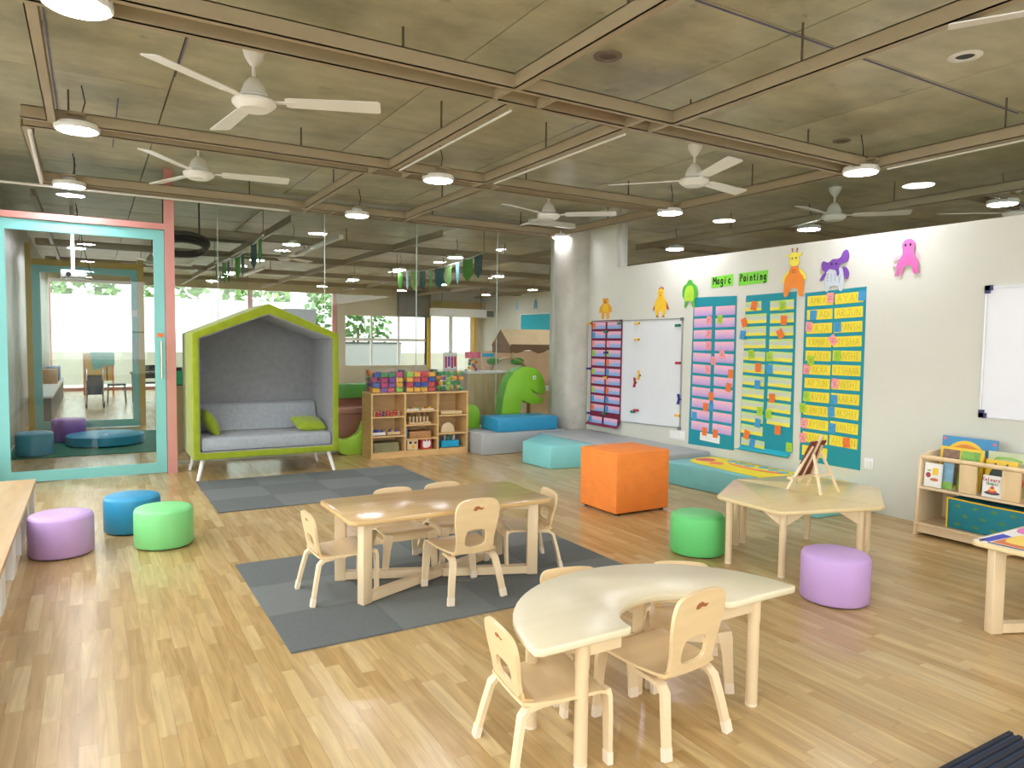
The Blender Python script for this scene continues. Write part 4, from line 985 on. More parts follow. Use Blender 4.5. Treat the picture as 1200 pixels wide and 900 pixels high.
CB = book('small white shape book with a stacked toy on the cover', R0+.045, 2.545, .13, .15, .014, .372, BWH, 3, decor=((ellipse(.065, .03, .05, .012, 16), BDK), (ellipse(.065, .042, .03, .012, 14), TM[2]), (ellipse(.065, .055, .02, .012, 14), TM[1]), (ellipse(.065, .068, .012, .01, 12), TM[2])))
book('orange and yellow book in the third bay at the right edge', R0+.08, 2.28, .16, .22, .012, .372, BOR, 8, decor=(([(.02, .02), (.14, .02), (.14, .2), (.02, .2)], BYEL), (ellipse(.08, .09, .04, .05, 14), BPK)))
bag = thing('storage_bag', 'teal patterned storage bag with yellow piping on the lower shelf', 'bag', (R0+.05, 2.77, .1015), -PI/2)
bm_ = mat('teal_print_cloth', '#147f8f', .6, .1, 6, .1, 60)
part('body', MB().prism([(0, 0), (.95, 0), (.95, .20), (.6, .205), (.3, .205), (.0, .215)], 0, .22, 'y'), bm_, bag, bevel=.008)
part('piping', MB().tube([(0, -.004, .215), (.3, -.004, .207), (.6, -.004, .207), (.95, -.004, .2)], .006, 6).tube([(0, -.004, .215), (0, -.004, 0)], .006, 6), BYEL, bag)
for i in range(7):
    for j in range(3):
        cx, cz = .07+i*.12+(j % 2)*.05, .035+j*.065
        part('printed_motif', MB().prism(smooth_poly([(cx-.022, cz), (cx-.005, cz+.014), (cx+.02, cz+.006), (cx+.024, cz-.004), (cx, cz-.01)], 3), -.0012, 0, 'y'), mat('mustard_print', '#4f8a58', .6, .25, 30), bag)
single('white_folder', 'white folder standing behind the teal bag in the rack', 'folder', box(R0+.26, R0+.28, 2.66, 2.82, .1015, .33), PAPERW)

# ================================================================== HAND LETTERING
GLY = {
 'A': [[(0, 0), (.3, 1), (.6, 0)], [(.12, .4), (.48, .4)]], 'D': [[(0, 0), (0, 1), (.35, .9), (.55, .5), (.35, .1), (0, 0)]], 'E': [[(.5, 0), (0, 0), (0, 1), (.5, 1)], [(0, .5), (.4, .5)]],
 'H': [[(0, 0), (0, 1)], [(.55, 0), (.55, 1)], [(0, .5), (.55, .5)]], 'I': [[(.25, 0), (.25, 1)], [(.05, 0), (.45, 0)], [(.05, 1), (.45, 1)]], 'J': [[(.5, 1), (.5, .2), (.3, 0), (.05, .15)], [(.2, 1), (.6, 1)]],
 'K': [[(0, 0), (0, 1)], [(.5, 1), (0, .45), (.55, 0)]], 'M': [[(0, 0), (.05, 1), (.32, .4), (.6, 1), (.65, 0)]], 'N': [[(0, 0), (0, 1), (.55, 0), (.55, 1)]], 'R': [[(0, 0), (0, 1), (.45, .9), (.45, .6), (0, .5), (.5, 0)]],
 'S': [[(.5, .85), (.3, 1), (.05, .85), (.1, .6), (.45, .4), (.5, .15), (.25, 0), (0, .12)]], 'T': [[(.3, 0), (.3, 1)], [(0, 1), (.6, 1)]], 'U': [[(0, 1), (.02, .2), (.28, 0), (.52, .2), (.55, 1)]], 'V': [[(0, 1), (.3, 0), (.6, 1)]], 'Y': [[(0, 1), (.3, .5), (.6, 1)], [(.3, .5), (.3, 0)]],
 'C': [[(.55, .85), (.3, 1), (.05, .7), (.05, .3), (.3, 0), (.55, .15)]], 'P': [[(0, 0), (0, 1), (.45, .9), (.48, .6), (0, .48)]],
 'a': [[(.42, .6), (.15, .62), (0, .35), (.12, .02), (.4, .15), (.42, .6), (.45, 0)]], 'g': [[(.42, .6), (.15, .62), (0, .35), (.12, .05), (.4, .15), (.42, .6), (.42, -.3), (.2, -.45), (0, -.3)]], 'i': [[(.12, .6), (.12, 0)], [(.12, .84), (.13, .9)]],
 'c': [[(.4, .52), (.2, .64), (0, .35), (.15, .02), (.42, .1)]], 'n': [[(0, .62), (0, 0)], [(0, .42), (.2, .62), (.38, .5), (.4, 0)]], 't': [[(.18, .9), (.18, .1), (.36, .02)], [(0, .62), (.36, .62)]], 'l': [[(.08, 1), (.08, .05), (.18, 0)]], 'y': [[(0, .6), (.2, .12)], [(.42, .62), (.12, -.42)]],
 'o': [[(.2, .62), (0, .32), (.2, 0), (.42, .3), (.2, .62)]], 'u': [[(0, .6), (.04, .1), (.2, 0), (.38, .15), (.4, .6)], [(.4, .6), (.42, 0)]], 'r': [[(0, .62), (0, 0)], [(0, .4), (.15, .6), (.32, .56)]], 's': [[(.36, .55), (.18, .64), (.04, .5), (.32, .2), (.2, 0), (0, .08)]], 'h': [[(0, 1), (0, 0)], [(0, .42), (.2, .62), (.38, .5), (.4, 0)]], 'p': [[(0, .62), (0, -.4)], [(0, .5), (.2, .63), (.42, .35), (.2, 0), (0, .12)]], 'e': [[(.02, .32), (.4, .36), (.22, .63), (.02, .32), (.18, 0), (.4, .1)]], ' ': []}
def lettering(text, x0, z0, h, w, stroke, y, M_, parent, name='lettering', cw=None):
    n = len(text); step = w/n; mb = MB(); gw = cw or step*.72
    for i, chx in enumerate(text):
        for st in GLY.get(chx, []):
            P_ = [Vector((x0+i*step+px_*gw/.6, z0+pz_*h)) for px_, pz_ in st]
            for a, b in zip(P_, P_[1:]):
                d = (b-a); L = d.length or 1e-6; d = d/L; nn = Vector((-d.y, d.x))*stroke/2; e = d*stroke*.35
                q = [a-e-nn, b+e-nn, b+e+nn, a-e+nn]
                mb.prism([tuple(p) for p in q], y-.0008, y, 'y')
    return part(name, mb, M_, parent)
for o in kids(CB): pass
lettering('Colours', .008, .112, .024, .115, .0035, -.004, TM[2], CB)
lettering('Shapes', .03, .088, .018, .08, .003, -.004, TM[4], CB)

# ================================================================== WALL DISPLAY (local x to the right = -Y, z up, front = -y)
def wall_thing(name, label, cat, y, z, x=5.679, group=None): return thing(name, label, cat, (x, y, z), -PI/2, group)
def quad(cx, cz, w, h, rot=0):
    c, s_ = math.cos(R(rot)), math.sin(R(rot))
    return [(cx+a*w/2*c-b*h/2*s_, cz+a*w/2*s_+b*h/2*c) for a, b in ((-1, -1), (1, -1), (1, 1), (-1, 1))]
TEALP = mat('teal_card', '#0e8f9e', .65, .04, 3)
TAGM = {'o': mat('tag_orange', '#e8762c', .6, .1, 40), 'b': mat('tag_blue', '#3f97c9', .6, .15, 60), 'p': mat('tag_pink', '#f59a9d', .6, .2, 60), 'g': mat('tag_green', '#a3cc33', .6, .15, 60)}
def tags(spec, parent, y=-.006):
    for (cx, cz, k, rot) in spec:
        p = part('picture_tag', MB().prism(quad(cx, cz, .068, .088, rot), y-.002, y, 'y'), TAGM[k], parent)
        if k in 'pg':
            part('drawn_face', MB().prism(ellipse(cx-.009, cz+.008, .004, .004, 6), y-.003, y-.002, 'y').prism(ellipse(cx+.009, cz+.008, .004, .004, 6), y-.003, y-.002, 'y').prism(quad(cx, cz-.012, .022, .004, rot), y-.003, y-.002, 'y'), mat('tag_ink', '#7a4a3a', .7, .1, 20), p)
# chart with names
c4 = wall_thing('name_chart', 'tall teal chart with two columns of yellow name cards, nearest the bookcase', 'wall chart', 4.295, .335)
part('backing', MB().prism([(0, 0), (.61, 0), (.60, 1.575), (.0, 1.55)], -.003, 0, 'y'), TEALP, c4)
YC = mat('yellow_card', '#ecd93c', .65, .05, 8)
LN = ['AMRAY', 'JAD', 'VAJA', 'KAMARI', 'DHAIRYA', 'VAKAA', 'ARJUN', 'KAVYA', 'SAMAIRA', 'AAYSHA', 'AASHNA', 'ME']
RN = ['AYAN', 'ARJUN', 'RANSH', 'MYSHA', 'ANSHI', 'KISHAAN', 'ANSHI', 'AARAV', 'AKSHAY', 'VANIET', 'AHAAN']
for i, t_ in enumerate(LN):
    cz = 1.475-i*.125; r_ = 1.5 if i < 3 else (-1 if i > 7 else 0)
    p = part('name_card', MB().prism(quad(.158, cz, .26, .092, r_), -.005, -.003, 'y'), YC, c4)
    x0 = .10 if t_ == 'JAD' else .06
    lettering(t_, x0, cz-.03, .058, .27-x0, .0028, -.005, PENCIL, p)
for i, t_ in enumerate(RN):
    cz = 1.485-i*.126; r_ = 2.5 if i < 4 else (-1.5 if i > 7 else 0)
    p = part('name_card', MB().prism(quad(.442, cz, .27, .092, r_), -.005, -.003, 'y'), YC, c4)
    x0 = .37 if i in (2, 4, 6, 7, 8, 9) else .33
    lettering(t_, x0, cz-.03, .058, .57-x0, .0028, -.005, PENCIL, p)
tags([(.262, 1.495, 'p', 3), (.565, 1.50, 'b', 0), (.095, 1.345, 'b', -3), (.055, 1.24, 'p', -4), (.345, 1.235, 'b', 2), (.305, 1.12, 'p', 35), (.355, .98, 'g', 0), (.085, .93, 'g', 5), (.045, .85, 'p', 0), (.34, .735, 'p', -5), (.055, .60, 'g', -3), (.335, .59, 'b', 0), (.02, .49, 'g', 6), (.315, .48, 'b', 4), (.04, .35, 'p', -5), (.33, .335, 'b', 0), (.03, .215, 'p', 7), (.475, .225, 'o', 4)], c4)
PURC = band_mat('pink_purple_wash', [(.0, '#b79ad8'), (.45, '#d8b0d2'), (.9, '#f0b9c9')])
c2 = wall_thing('painted_chart', 'teal chart of pink and purple painted cards beside the white board', 'wall chart', 5.715, .30)
part('backing', MB().prism([(-.015, 0), (.635, .015), (.61, 1.60), (.01, 1.61)], -.003, 0, 'y'), TEALP, c2)
for i in range(11):
    for j in range(2):
        part('painted_card', MB().prism(quad(.155+j*.31, 1.455-i*.124, .26, .095, 1 if i < 4 else -1.5), -.005, -.003, 'y'), PURC, c2)
part('title_card', MB().prism(quad(.30, .105, .28, .085, -2), -.005, -.003, 'y'), PAPERW, c2)
tags([(.245, 1.36, 'p', 0), (.395, 1.365, 'g', 0), (.245, 1.21, 'p', 0), (.245, 1.09, 'p', 0), (.44, 1.0, 'p', 8), (.325, .93, 'p', -6), (.25, .83, 'p', 5), (.565, .80, 'o', 0), (.54, .66, 'o', -10), (.305, .55, 'o', 0), (.23, .43, 'o', 0), (.31, .435, 'b', 0), (.07, .32, 'b', 0), (.225, .165, 'o', 0), (.38, .16, 'o', 0)], c2)
GYC = band_mat('green_grey_yellow_wash', [(.0, '#e9e04a'), (.3, '#e6df5c'), (.42, '#c4cdbb'), (.68, '#c4cdbb'), (.85, '#c3e07a')])
c3 = wall_thing('painted_chart', 'teal chart of striped green and yellow cards with a curling lower edge', 'wall chart', 5.005, .39)
part('backing', MB().prism([(0, .0), (.63, .0), (.615, 1.515), (.02, 1.505)], -.003, 0, 'y'), TEALP, c3)
part('curled_edge', MB().bar([(.31, -.002, .0), (.31, -.02, -.03), (.31, -.06, -.045), (.31, -.10, -.03)], (1, 0, 0), .60, .003), mat('bright_teal_card', '#12a3b5', .6, .04, 3), c3)
for i in range(11):
    for j in range(2):
        if i == 10 and j: continue
        part('painted_card', MB().prism(quad((.145 if i else .115)+j*(.315 if i else .34), 1.395-i*.123, .27 if i or j else .2, .092, 1.5 if i < 4 else -2), -.005, -.003, 'y'), GYC, c3)
part('painted_card', MB().prism(quad(.17, .035, .29, .075, -3), -.012, -.010, 'y'), GYC, c3)
tags([(.13, 1.40, 'o', -12), (.47, 1.385, 'g', 0), (.015, 1.235, 'o', 18), (.49, 1.25, 'o', 0), (.0, 1.11, 'b', -8), (.455, 1.12, 'o', 28), (.115, .92, 'g', 8), (.335, .90, 'g', 0), (.205, .79, 'o', 0), (.345, .78, 'b', 4), (.205, .62, 'b', 0), (.385, .50, 'o', 0), (.245, .36, 'g', 0), (.35, .34, 'g', 0), (.225, .24, 'b', -8), (.465, .20, 'o', 0), (.60, .05, 'g', 0), (.09, .11, 'o', -15), (.165, .035, 'b', -10)], c3, -.012)
MARO = mat('maroon_cloth', '#7a1f3d', .8, .06, 8)
PBC = band_mat('pink_blue_wash', [(.0, '#86aede'), (.42, '#9bb2de'), (.55, '#e0aecb'), (.95, '#efb7c8')])
# white board with maroon chart
wbd = wall_thing('whiteboard', 'large magnetic white board behind the maroon chart', 'whiteboard', 7.545, .33)
part('panel', MB().prism([(0, .085), (1.68, .14), (1.68, 1.35), (0, 1.34)], -.012, 0, 'y'), mat('board_white', '#e4e6e8', .22, .02, 3), wbd)
part('frame', MB().ring([(-.012, .073), (1.69, .128), (1.69, 1.362), (-.012, 1.352)], [(0, .085), (1.68, .14), (1.68, 1.35), (0, 1.34)], -.018, 0), mat('alu_frame', '#aeb0ae', .35, .04, 10, metal=.6), wbd)
for a, b in ((1.685, 1.357), (1.685, .133)): part('corner_cap', box(a-.025, a+.01, -.022, 0, b-.025, b+.01), mat('grey_cap', '#73767a', .5, .05, 10), wbd)
c1 = wall_thing('pocket_chart', 'maroon pocket chart of pink and blue cards hung on the white board', 'wall chart', 7.52, .43, 5.664)
part('backing', MB().prism([(0, 0), (.63, -.0), (.63, 1.265), (0, 1.26)], -.003, 0, 'y'), MARO, c1)
part('curled_hem', MB().bar([(.31, 0, .0), (.31, -.02, -.05), (.31, -.07, -.09)], (1, 0, 0), .64, .004), MARO, c1)
for i in range(11):
    for j in range(2):
        z_ = 1.195-i*.118 if i < 10 else -.02
        yy = -.006 if i < 10 else -.035
        p = part('pocket_card', MB().prism(quad(.165+j*.31, z_, .27, .085), yy-.002, yy, 'y'), PBC, c1)
        k_ = 'obpgpgpgbob'[i] if j == 0 else '...pgobpobb.'[i+1]
        if k_ != '.':
            xx = .06+j*.30
            part('picture_tag', MB().prism(quad(xx, z_, .058, .07), yy-.004, yy-.002, 'y'), TAGM[k_], p)
MG = {'y': (mat('magnet_yellow', '#f0bd4a', .4, .05, 8), 'yellow'), 'g': (mat('magnet_green', '#1f7a55', .4, .05, 8), 'green'), 'b': (mat('magnet_blue', '#2b2f93', .4, .05, 8), 'dark blue'), 'r': (mat('magnet_red', '#b03040', .4, .05, 8), 'red')}
def magnet(y, z, k, label, x=5.664, big=False):
    t = wall_thing('magnet_clip', label, 'magnet', y, z, x)
    if big: part('body', MB().prism([(-.02, -.06), (.015, -.055), (.025, 0), (.015, .055), (-.015, .06), (0, 0)], -.014, 0, 'y'), MG[k][0], t)
    else: part('body', MB().prism(quad(0, 0, .075, .03, 3), -.022, 0, 'y'), MG[k][0], t, bevel=.004)
    part('tip', box(.03, .045, -.018, -.004, -.008, .008), BLACK, t)
magnet(7.56, 1.655, 'y', 'yellow magnet clip at the top left corner of the white board', 5.66)
magnet(6.93, 1.648, 'g', 'green magnet clip at the top right of the maroon chart', 5.657)
magnet(7.20, 1.545, 'g', 'green magnet clip on the first gap of the maroon chart', 5.655)
magnet(7.19, 1.28, 'b', 'dark blue magnet clip on the third row of the maroon chart', 5.655)
magnet(7.19, .96, 'y', 'yellow magnet clip on the middle of the maroon chart', 5.655)
magnet(7.20, .50, 'g', 'green magnet clip low on the maroon chart', 5.655)
magnet(7.55, 1.064, 'b', 'dark blue magnet clip on the left edge of the board, upper', 5.66)
magnet(7.53, .478, 'b', 'dark blue magnet clip on the left edge of the board, lower', 5.66)
magnet(6.61, 1.643, 'y', 'yellow magnet clip near the top of the white board')
magnet(6.61, 1.45, 'y', 'second yellow magnet clip under the top one')
magnet(6.57, 1.02, 'y', 'upright yellow magnet hook in the middle of the board', big=True)
magnet(6.64, .93, 'r', 'red bent magnet under the upright yellow hook', big=True)
magnet(6.65, .575, 'g', 'green magnet clip at the lower part of the board')
magnet(6.57, .60, 'r', 'red magnet clip touching the lower green one', 5.642)
magnet(5.92, 1.61, 'g', 'green magnet clip at the top right of the board')
magnet(5.90, 1.19, 'r', 'red magnet clip at the right edge of the board')
magnet(5.885, .785, 'b', 'dark blue curved magnet at the right edge of the board', big=True)
magnet(5.89, .60, 'y', 'yellow magnet clip at the lower right of the board')
# signs
GP = mat('green_sign_paper', '#7fd83c', .6, .05, 8)
s1 = wall_thing('paper_sign', 'bright green paper sign reading Magic', 'sign', 5.46, 2.055)
part('paper', MB().prism([(0, -.058), (.30, -.045), (.30, .072), (0, .055)], -.002, 0, 'y'), GP, s1)
lettering('Magic', .03, -.02, .07, .26, .013, -.002, INK, s1)
s2 = wall_thing('paper_sign', 'bright green paper sign reading Painting', 'sign', 5.09, 2.06)
part('paper', MB().prism([(0, -.06), (.36, -.05), (.365, .072), (0, .066)], -.002, 0, 'y'), GP, s2)
lettering('Painting', .025, -.018, .068, .335, .012, -.002, INK, s2)
# animals (paper cut-outs)
def paper(parent, name, pts, M_, y0=0, th=.002, k=3, smooth_=True):
    return part(name, MB().prism(smooth_poly(pts, k) if smooth_ else pts, -y0-th, -y0, 'y'), M_, parent)
def eyes(t, a, b, z, y0, r=.008):
    for x_ in (a, b): part('eye', MB().prism(ellipse(x_, z, r, r*1.3, 10), -y0-.001, -y0, 'y'), INK, t)
CY = mat('paper_yellow', '#f3c42e', .65, .06, 12); CO = mat('paper_orange_yellow', '#eda83a', .65, .06, 12); CR = mat('paper_brick', '#b04a35', .65, .08, 12)
t = wall_thing('paper_bear', 'yellow paper bear cutout above the maroon chart', 'paper animal', 7.255, 1.715)
paper(t, 'body', [(-.075, 0), (-.085, .08), (-.12, .07), (-.125, .13), (-.08, .18), (-.055, .195), (-.065, .24), (-.045, .262), (0, .255), (.045, .262), (.065, .24), (.055, .195), (.08, .18), (.125, .13), (.12, .07), (.085, .08), (.075, 0), (.03, 0), (.015, .07), (-.015, .07), (-.03, 0)], CO, .0005)
paper(t, 'tummy', [(-.05, .1), (-.05, .16), (0, .19), (.05, .16), (.05, .1), (0, .075)], CY, .003)
paper(t, 'snout', [(-.02, .205), (0, .222), (.02, .205), (0, .195)], CR, .003)
eyes(t, -.02, .02, .235, .003, .005)
t = wall_thing('paper_chicken', 'yellow paper chicken cutout with red comb and feet above the board', 'paper animal', 6.23, 1.706)
paper(t, 'wing', [(-.06, .20), (-.10, .16), (-.13, .09), (-.12, .08), (-.08, .13)], CR, .0005); paper(t, 'wing', [(.06, .20), (.10, .17), (.14, .09), (.125, .085), (.08, .13)], CR, .0005)
paper(t, 'comb', [(-.04, .31), (-.03, .345), (-.012, .335), (0, .365), (.015, .338), (.035, .35), (.04, .31)], CR, .0005)
paper(t, 'body', [(-.065, .02), (-.10, .13), (-.085, .19), (-.048, .24), (-.05, .30), (-.02, .33), (.03, .325), (.052, .29), (.05, .24), (.09, .19), (.10, .12), (.065, .02), (.04, .02), (.025, .07), (-.015, .07), (-.03, .02)], CY, .003)
for a in (-.05, .05): paper(t, 'foot', [(a-.028, 0), (a, .026), (a+.025, 0), (a, .006)], CR, .003)
paper(t, 'beak', [(-.012, .262), (.012, .262), (0, .24)], CR, .0055, smooth_=False)
eyes(t, -.018, .02, .285, .0055, .005)
t = wall_thing('paper_turtle', 'green paper turtle cutout at the corner of the purple card chart', 'paper animal', 5.765, 1.81, 5.671)
G1 = mat('paper_green', '#4fae3a', .65, .08, 12); G2 = mat('paper_lime', '#a8d53a', .65, .08, 12)
paper(t, 'body', [(-.075, 0), (-.07, .07), (-.11, .13), (-.10, .22), (-.05, .255), (-.03, .285), (0, .30), (.03, .285), (.05, .255), (.10, .22), (.12, .13), (.08, .07), (.09, 0), (.05, 0), (.03, .07), (-.02, .07), (-.045, 0)], G1, .0005)
paper(t, 'shell', [(-.065, .07), (-.075, .15), (-.045, .22), (0, .235), (.045, .22), (.07, .15), (.06, .07), (0, .06)], G2, .003)
eyes(t, -.012, .012, .27, .003, .004)
t = wall_thing('paper_giraffe', 'orange and yellow paper giraffe cutout above the striped chart', 'paper animal', 4.42, 1.87, 5.671)
OR_ = mat('paper_orange', '#ee8a2e', .65, .06, 12); YL = mat('paper_lemon', '#f0e04c', .65, .06, 12)
paper(t, 'arm', [(-.05, .24), (-.11, .19), (-.13, .13), (-.10, .13), (-.06, .19)], YL, .0005); paper(t, 'arm', [(.05, .25), (.10, .21), (.135, .15), (.11, .14), (.06, .19)], YL, .0005)
paper(t, 'body', [(-.105, .0), (-.10, .15), (-.06, .21), (-.035, .27), (.0, .28), (.035, .27), (.065, .21), (.11, .15), (.105, .0), (.06, 0), (.045, .055), (0, .07), (-.04, .055), (-.06, 0)], OR_, .003)
paper(t, 'head', [(-.09, .385), (-.045, .38), (-.03, .395), (0, .40), (.03, .395), (.045, .385), (.09, .39), (.07, .365), (.045, .355), (.055, .31), (.035, .275), (-.03, .275), (-.055, .31), (-.045, .355), (-.07, .362)], YL, .0055)
for a in (-.025, .025): part('horn', MB().prism(quad(a, .41, .008, .035, -a*300), -.0055, -.003, 'y').prism(ellipse(a*1.1, .43, .009, .009, 8), -.0055, -.003, 'y'), CR, t)
eyes(t, -.022, .02, .345, .0085, .007)
for q in range(4): part('spot', MB().prism(ellipse(-.012+.022*(q % 2), .215+.022*(q//2), .006, .008, 8), -.007, -.0055, 'y'), CR, t)
t = wall_thing('paper_elephant', 'purple and grey paper elephant cutout with Elly written on it', 'paper animal', 4.0, 1.893, 5.671)
PU = mat('paper_purple', '#7a48a8', .65, .06, 12); GB = mat('paper_grey_blue', '#c8d2da', .65, .04, 12)
paper(t, 'body', [(-.085, 0), (-.09, .12), (-.07, .18), (0, .20), (.07, .185), (.09, .12), (.085, .0), (.05, 0), (.04, .035), (0, .045), (-.04, .035), (-.05, 0)], GB, .0005)
paper(t, 'arm', [(-.09, .17), (-.125, .13), (-.145, .095), (-.115, .095), (-.08, .145)], PU, .003); paper(t, 'arm', [(.08, .20), (.12, .19), (.145, .14), (.13, .095), (.105, .10), (.09, .15)], PU, .003)
paper(t, 'head', [(-.13, .24), (-.11, .265), (-.06, .25), (-.02, .275), (.03, .275), (.06, .29), (.085, .335), (.12, .345), (.14, .30), (.13, .25), (.09, .235), (.06, .225), (.045, .19), (.05, .14), (.03, .125), (.02, .165), (.0, .18), (-.05, .19), (-.08, .165), (-.12, .19)], PU, .0055, k=4)
eyes(t, -.025, .02, .232, .0085, .008)
lettering('Elly', -.07, .085, .062, .15, .004, -.0030, mat('grey_pencil', '#8f99a3', .8, .05, 20), t)
t = wall_thing('paper_octopus', 'pink paper octopus cutout alone near the right white board', 'paper animal', 3.345, 1.975, 5.671)
PK = mat('paper_pink', '#d968ae', .65, .06, 12); PKL = mat('paper_pale_pink', '#e3b3c4', .65, .06, 12)
for pts in ([(-.05, .17), (-.11, .155), (-.125, .135), (-.115, .13), (-.06, .15)], [(-.06, .12), (-.12, .095), (-.13, .08), (-.115, .08), (-.06, .105)], [(.05, .17), (.08, .18), (.10, .13), (.09, .125), (.07, .16)]): paper(t, 'pale_arm', pts, PKL, .0005)
paper(t, 'body', [(-.105, .0), (-.09, .06), (-.085, .11), (-.05, .16), (-.045, .20), (-.052, .25), (-.03, .285), (0, .292), (.03, .285), (.052, .25), (.045, .20), (.05, .16), (.085, .11), (.085, .05), (.10, .015), (.075, .02), (.06, .05), (.07, .01), (.045, .02), (.035, .07), (0, .085), (-.03, .07), (-.045, .02), (-.075, .0), (-.06, .05), (-.075, .06), (-.085, .01)], PK, .003)
eyes(t, -.022, .018, .245, .0055, .009)
# right white board
wb2 = wall_thing('whiteboard', 'white board with navy corner caps at the right edge', 'whiteboard', 2.735, .905)
part('panel', box(0, 1.5, -.014, 0, 0, .935), mat('board_white_plain', '#e6e7ec', .2, .02, 3), wb2)
part('frame', MB().ring([(-.014, -.014), (1.514, -.014), (1.514, .949), (-.014, .949)], [(0, 0), (1.5, 0), (1.5, .935), (0, .935)], -.02, 0), mat('pale_frame', '#cfd0d2', .35, .04, 10, metal=.4), wb2)
for a in (0, 1.5):
    for b in (0, .935): part('corner_cap', box(a-.018, a+.035 if a == 0 else a+.018, -.026, 0, b-.018, b+.018).box(a-.018, a+.018, -.026, 0, b-.04 if b else b-.018, b+.018 if b else b+.04), mat('navy_cap', '#2e2f63', .45, .05, 10), wb2)
# sockets
def socket(y, z, w, h, n, label):
    t = wall_thing('wall_socket', label, 'socket', y, z)
    part('plate', box(0, w, -.012, 0, 0, h), WHITEP, t, bevel=.003)
    for i in range(n): part('switch', box(.015+i*(w-.03)/n+.006, .015+(i+1)*(w-.03)/n-.006, -.016, -.012, .025, h-.025), PAPERW, t)
socket(6.02, .33, .24, .10, 3, 'white triple switch plate under the board')
socket(3.645, .36, .085, .095, 1, 'white single socket at the foot of the yellow name chart')

# yellow paper collage on the bench
yp = thing('paper_collage', 'big yellow paper fish collage lying on the teal bench', 'paper', (5.4, 4.62, .2215))
part('sheet', MB().prism(smooth_poly([(-.20, .60), (.05, .70), (.22, .62), (.24, .2), (.22, -.2), (.22, -.55), (.24, -.86), (.08, -.92), (-.14, -.80), (-.28, -.46), (-.28, -.05), (-.26, .35)]), 0, .003), mat('paper_bright_yellow', '#f2dc2a', .6, .05, 8), yp)
for pts, M_ in (([(-.1, .62), (.06, .64), (.08, .52), (-.06, .48)], TM[2]), ([(-.15, .38), (-.05, .45), (.0, .36), (-.08, .28)], mat('paper_coral', '#f08a5a', .6, .06, 8)), ([(0, .25), (.05, .28), (.02, -.05), (.05, -.3), (0, -.32), (-.05, -.05)], MATS['paper_coral'])): part('paper_patch', MB().prism(smooth_poly(pts), .003, .005), M_, yp)
for i in range(8): part('paper_scale', MB().prism(ellipse(.14-.02*(i % 3), .36-.13*i, .05, .055, 10), .003, .005+.001*(i % 2)), mat('paper_light_blue', '#6ab4d2', .6, .08, 10), yp)

# ================================================================== FAR HALL
# left-hand corridor
t = thing('yellow_easel', 'yellow painting easel draped with a turquoise cloth by the far window', 'easel', (.16, 19.8, 0))
part('panel', box(-.32, .32, -.02, .02, .34, 1.0), mat('easel_yellow', '#e3b433', .5, .06, 5), t)
for a in (-.32, .28): part('leg', box(a, a+.04, -.03, .03, 0, .95), mat('easel_orange', '#e3824a', .5, .06, 5), t)
part('cloth', MB().prism([(-.18, 1.02), (.33, 1.02), (.34, .72), (.1, .70), (.02, .62), (-.12, .60)], -.035, -.022, 'y'), mat('turquoise_cloth', '#5cb8a8', .8, .15, 10), t)
for i, (a, b, rz) in enumerate(((.46, 17.2, 1.57), (1.1, 17.66, .1), (1.45, 16.6, 3.3))):
    t = thing('dark_chair', ('dark folding chair left of the far table', 'dark chair behind the far table', 'dark chair at the right of the far table')[i], 'chair', (a, b, 0), rz)
    part('seat', box(-.18, .18, -.17, .17, .38, .41), BLACK, t); part('backrest', box(-.18, .18, .16, .18, .48, .78), BLACK, t)
    for c in (-1, 1):
        for d in (-1, 1): part('leg', MB().tube([(c*.16, d*.15, .38), (c*.17, d*.17, 0)], .012, 6), STEEL, t)
t = thing('dark_table', 'dark brown table among dark chairs beyond the second doorway', 'table', (1.17, 17.15, 0))
part('tabletop', box(-.45, .45, -.22, .22, .62, .66), mat('dark_oak', '#5d5044', .5, .1, 5), t)
for a in (-.4, .4): part('leg', box(a-.02, a+.02, -.18, .18, 0, .62), MATS['dark_oak'], t)
t = thing('folding_stroller', 'black folding stroller standing on the far corridor floor', 'stroller', (.06, 16.4, 0))
for a in (-.14, .14): part('frame', MB().tube([(a, -.25, .04), (a, .2, .75)], .014, 6).tube([(a, .25, .04), (a, -.15, .55)], .014, 6), STEEL, t)
part('seat', MB().bar([(0, -.2, .28), (0, .05, .25), (0, .2, .62)], (1, 0, 0), .26, .03), BLACK, t)
for a in (-.15, .15):
    for b in (-.25, .25): part('wheel', MB().prism(ellipse(b, .05, .05, .05, 14), a-.015, a+.015, 'x'), BLACK, t)
t = thing('corridor_bench', 'low dark bench with pale edge along the far left wall', 'bench', (-.86, 13.6, 0))
part('top', box(0, .32, 0, 6, .40, .43), PAPERW, t); part('front', box(.05, .3, 0, 6, 0, .40), mat('bench_brown', '#6f655a', .6, .08, 4), t)
for i, (yy, c, n) in enumerate(((17.2, '#b98c5c', 'brown cardboard'), (18.0, '#3d4256', 'dark blue'), (18.8, '#4f86c4', 'bright blue'))):
    single('storage_box', '%s box on the far corridor bench' % n, 'box', box(-.84, -.60, yy, yy+.5, .4305, .72), mat('box_%d' % i, c, .6, .1, 8))
t = thing('projector', 'white projector hanging on a pole seen through the teal door', 'projector', (-.18, 11.15, 0))
part('body', box(-.14, .14, -.12, .12, 2.17, 2.27), WHITEP, t, bevel=.01); part('pole', MB().tube([(0, 0, 2.27), (0, 0, 3.1)], .025, 10), WHITEP, t); part('lens', MB().tube([(-.05, -.12, 2.21), (-.05, -.135, 2.21)], .03, 12), BLACK, t)
part('cable', MB().tube([(.05, .02, 3.1), (.12, .02, 2.6), (.2, 0, 2.25), (.28, 0, 2.13), (.16, 0, 2.18), (.1, 0, 2.2)], .006, 6), BLACK, t)
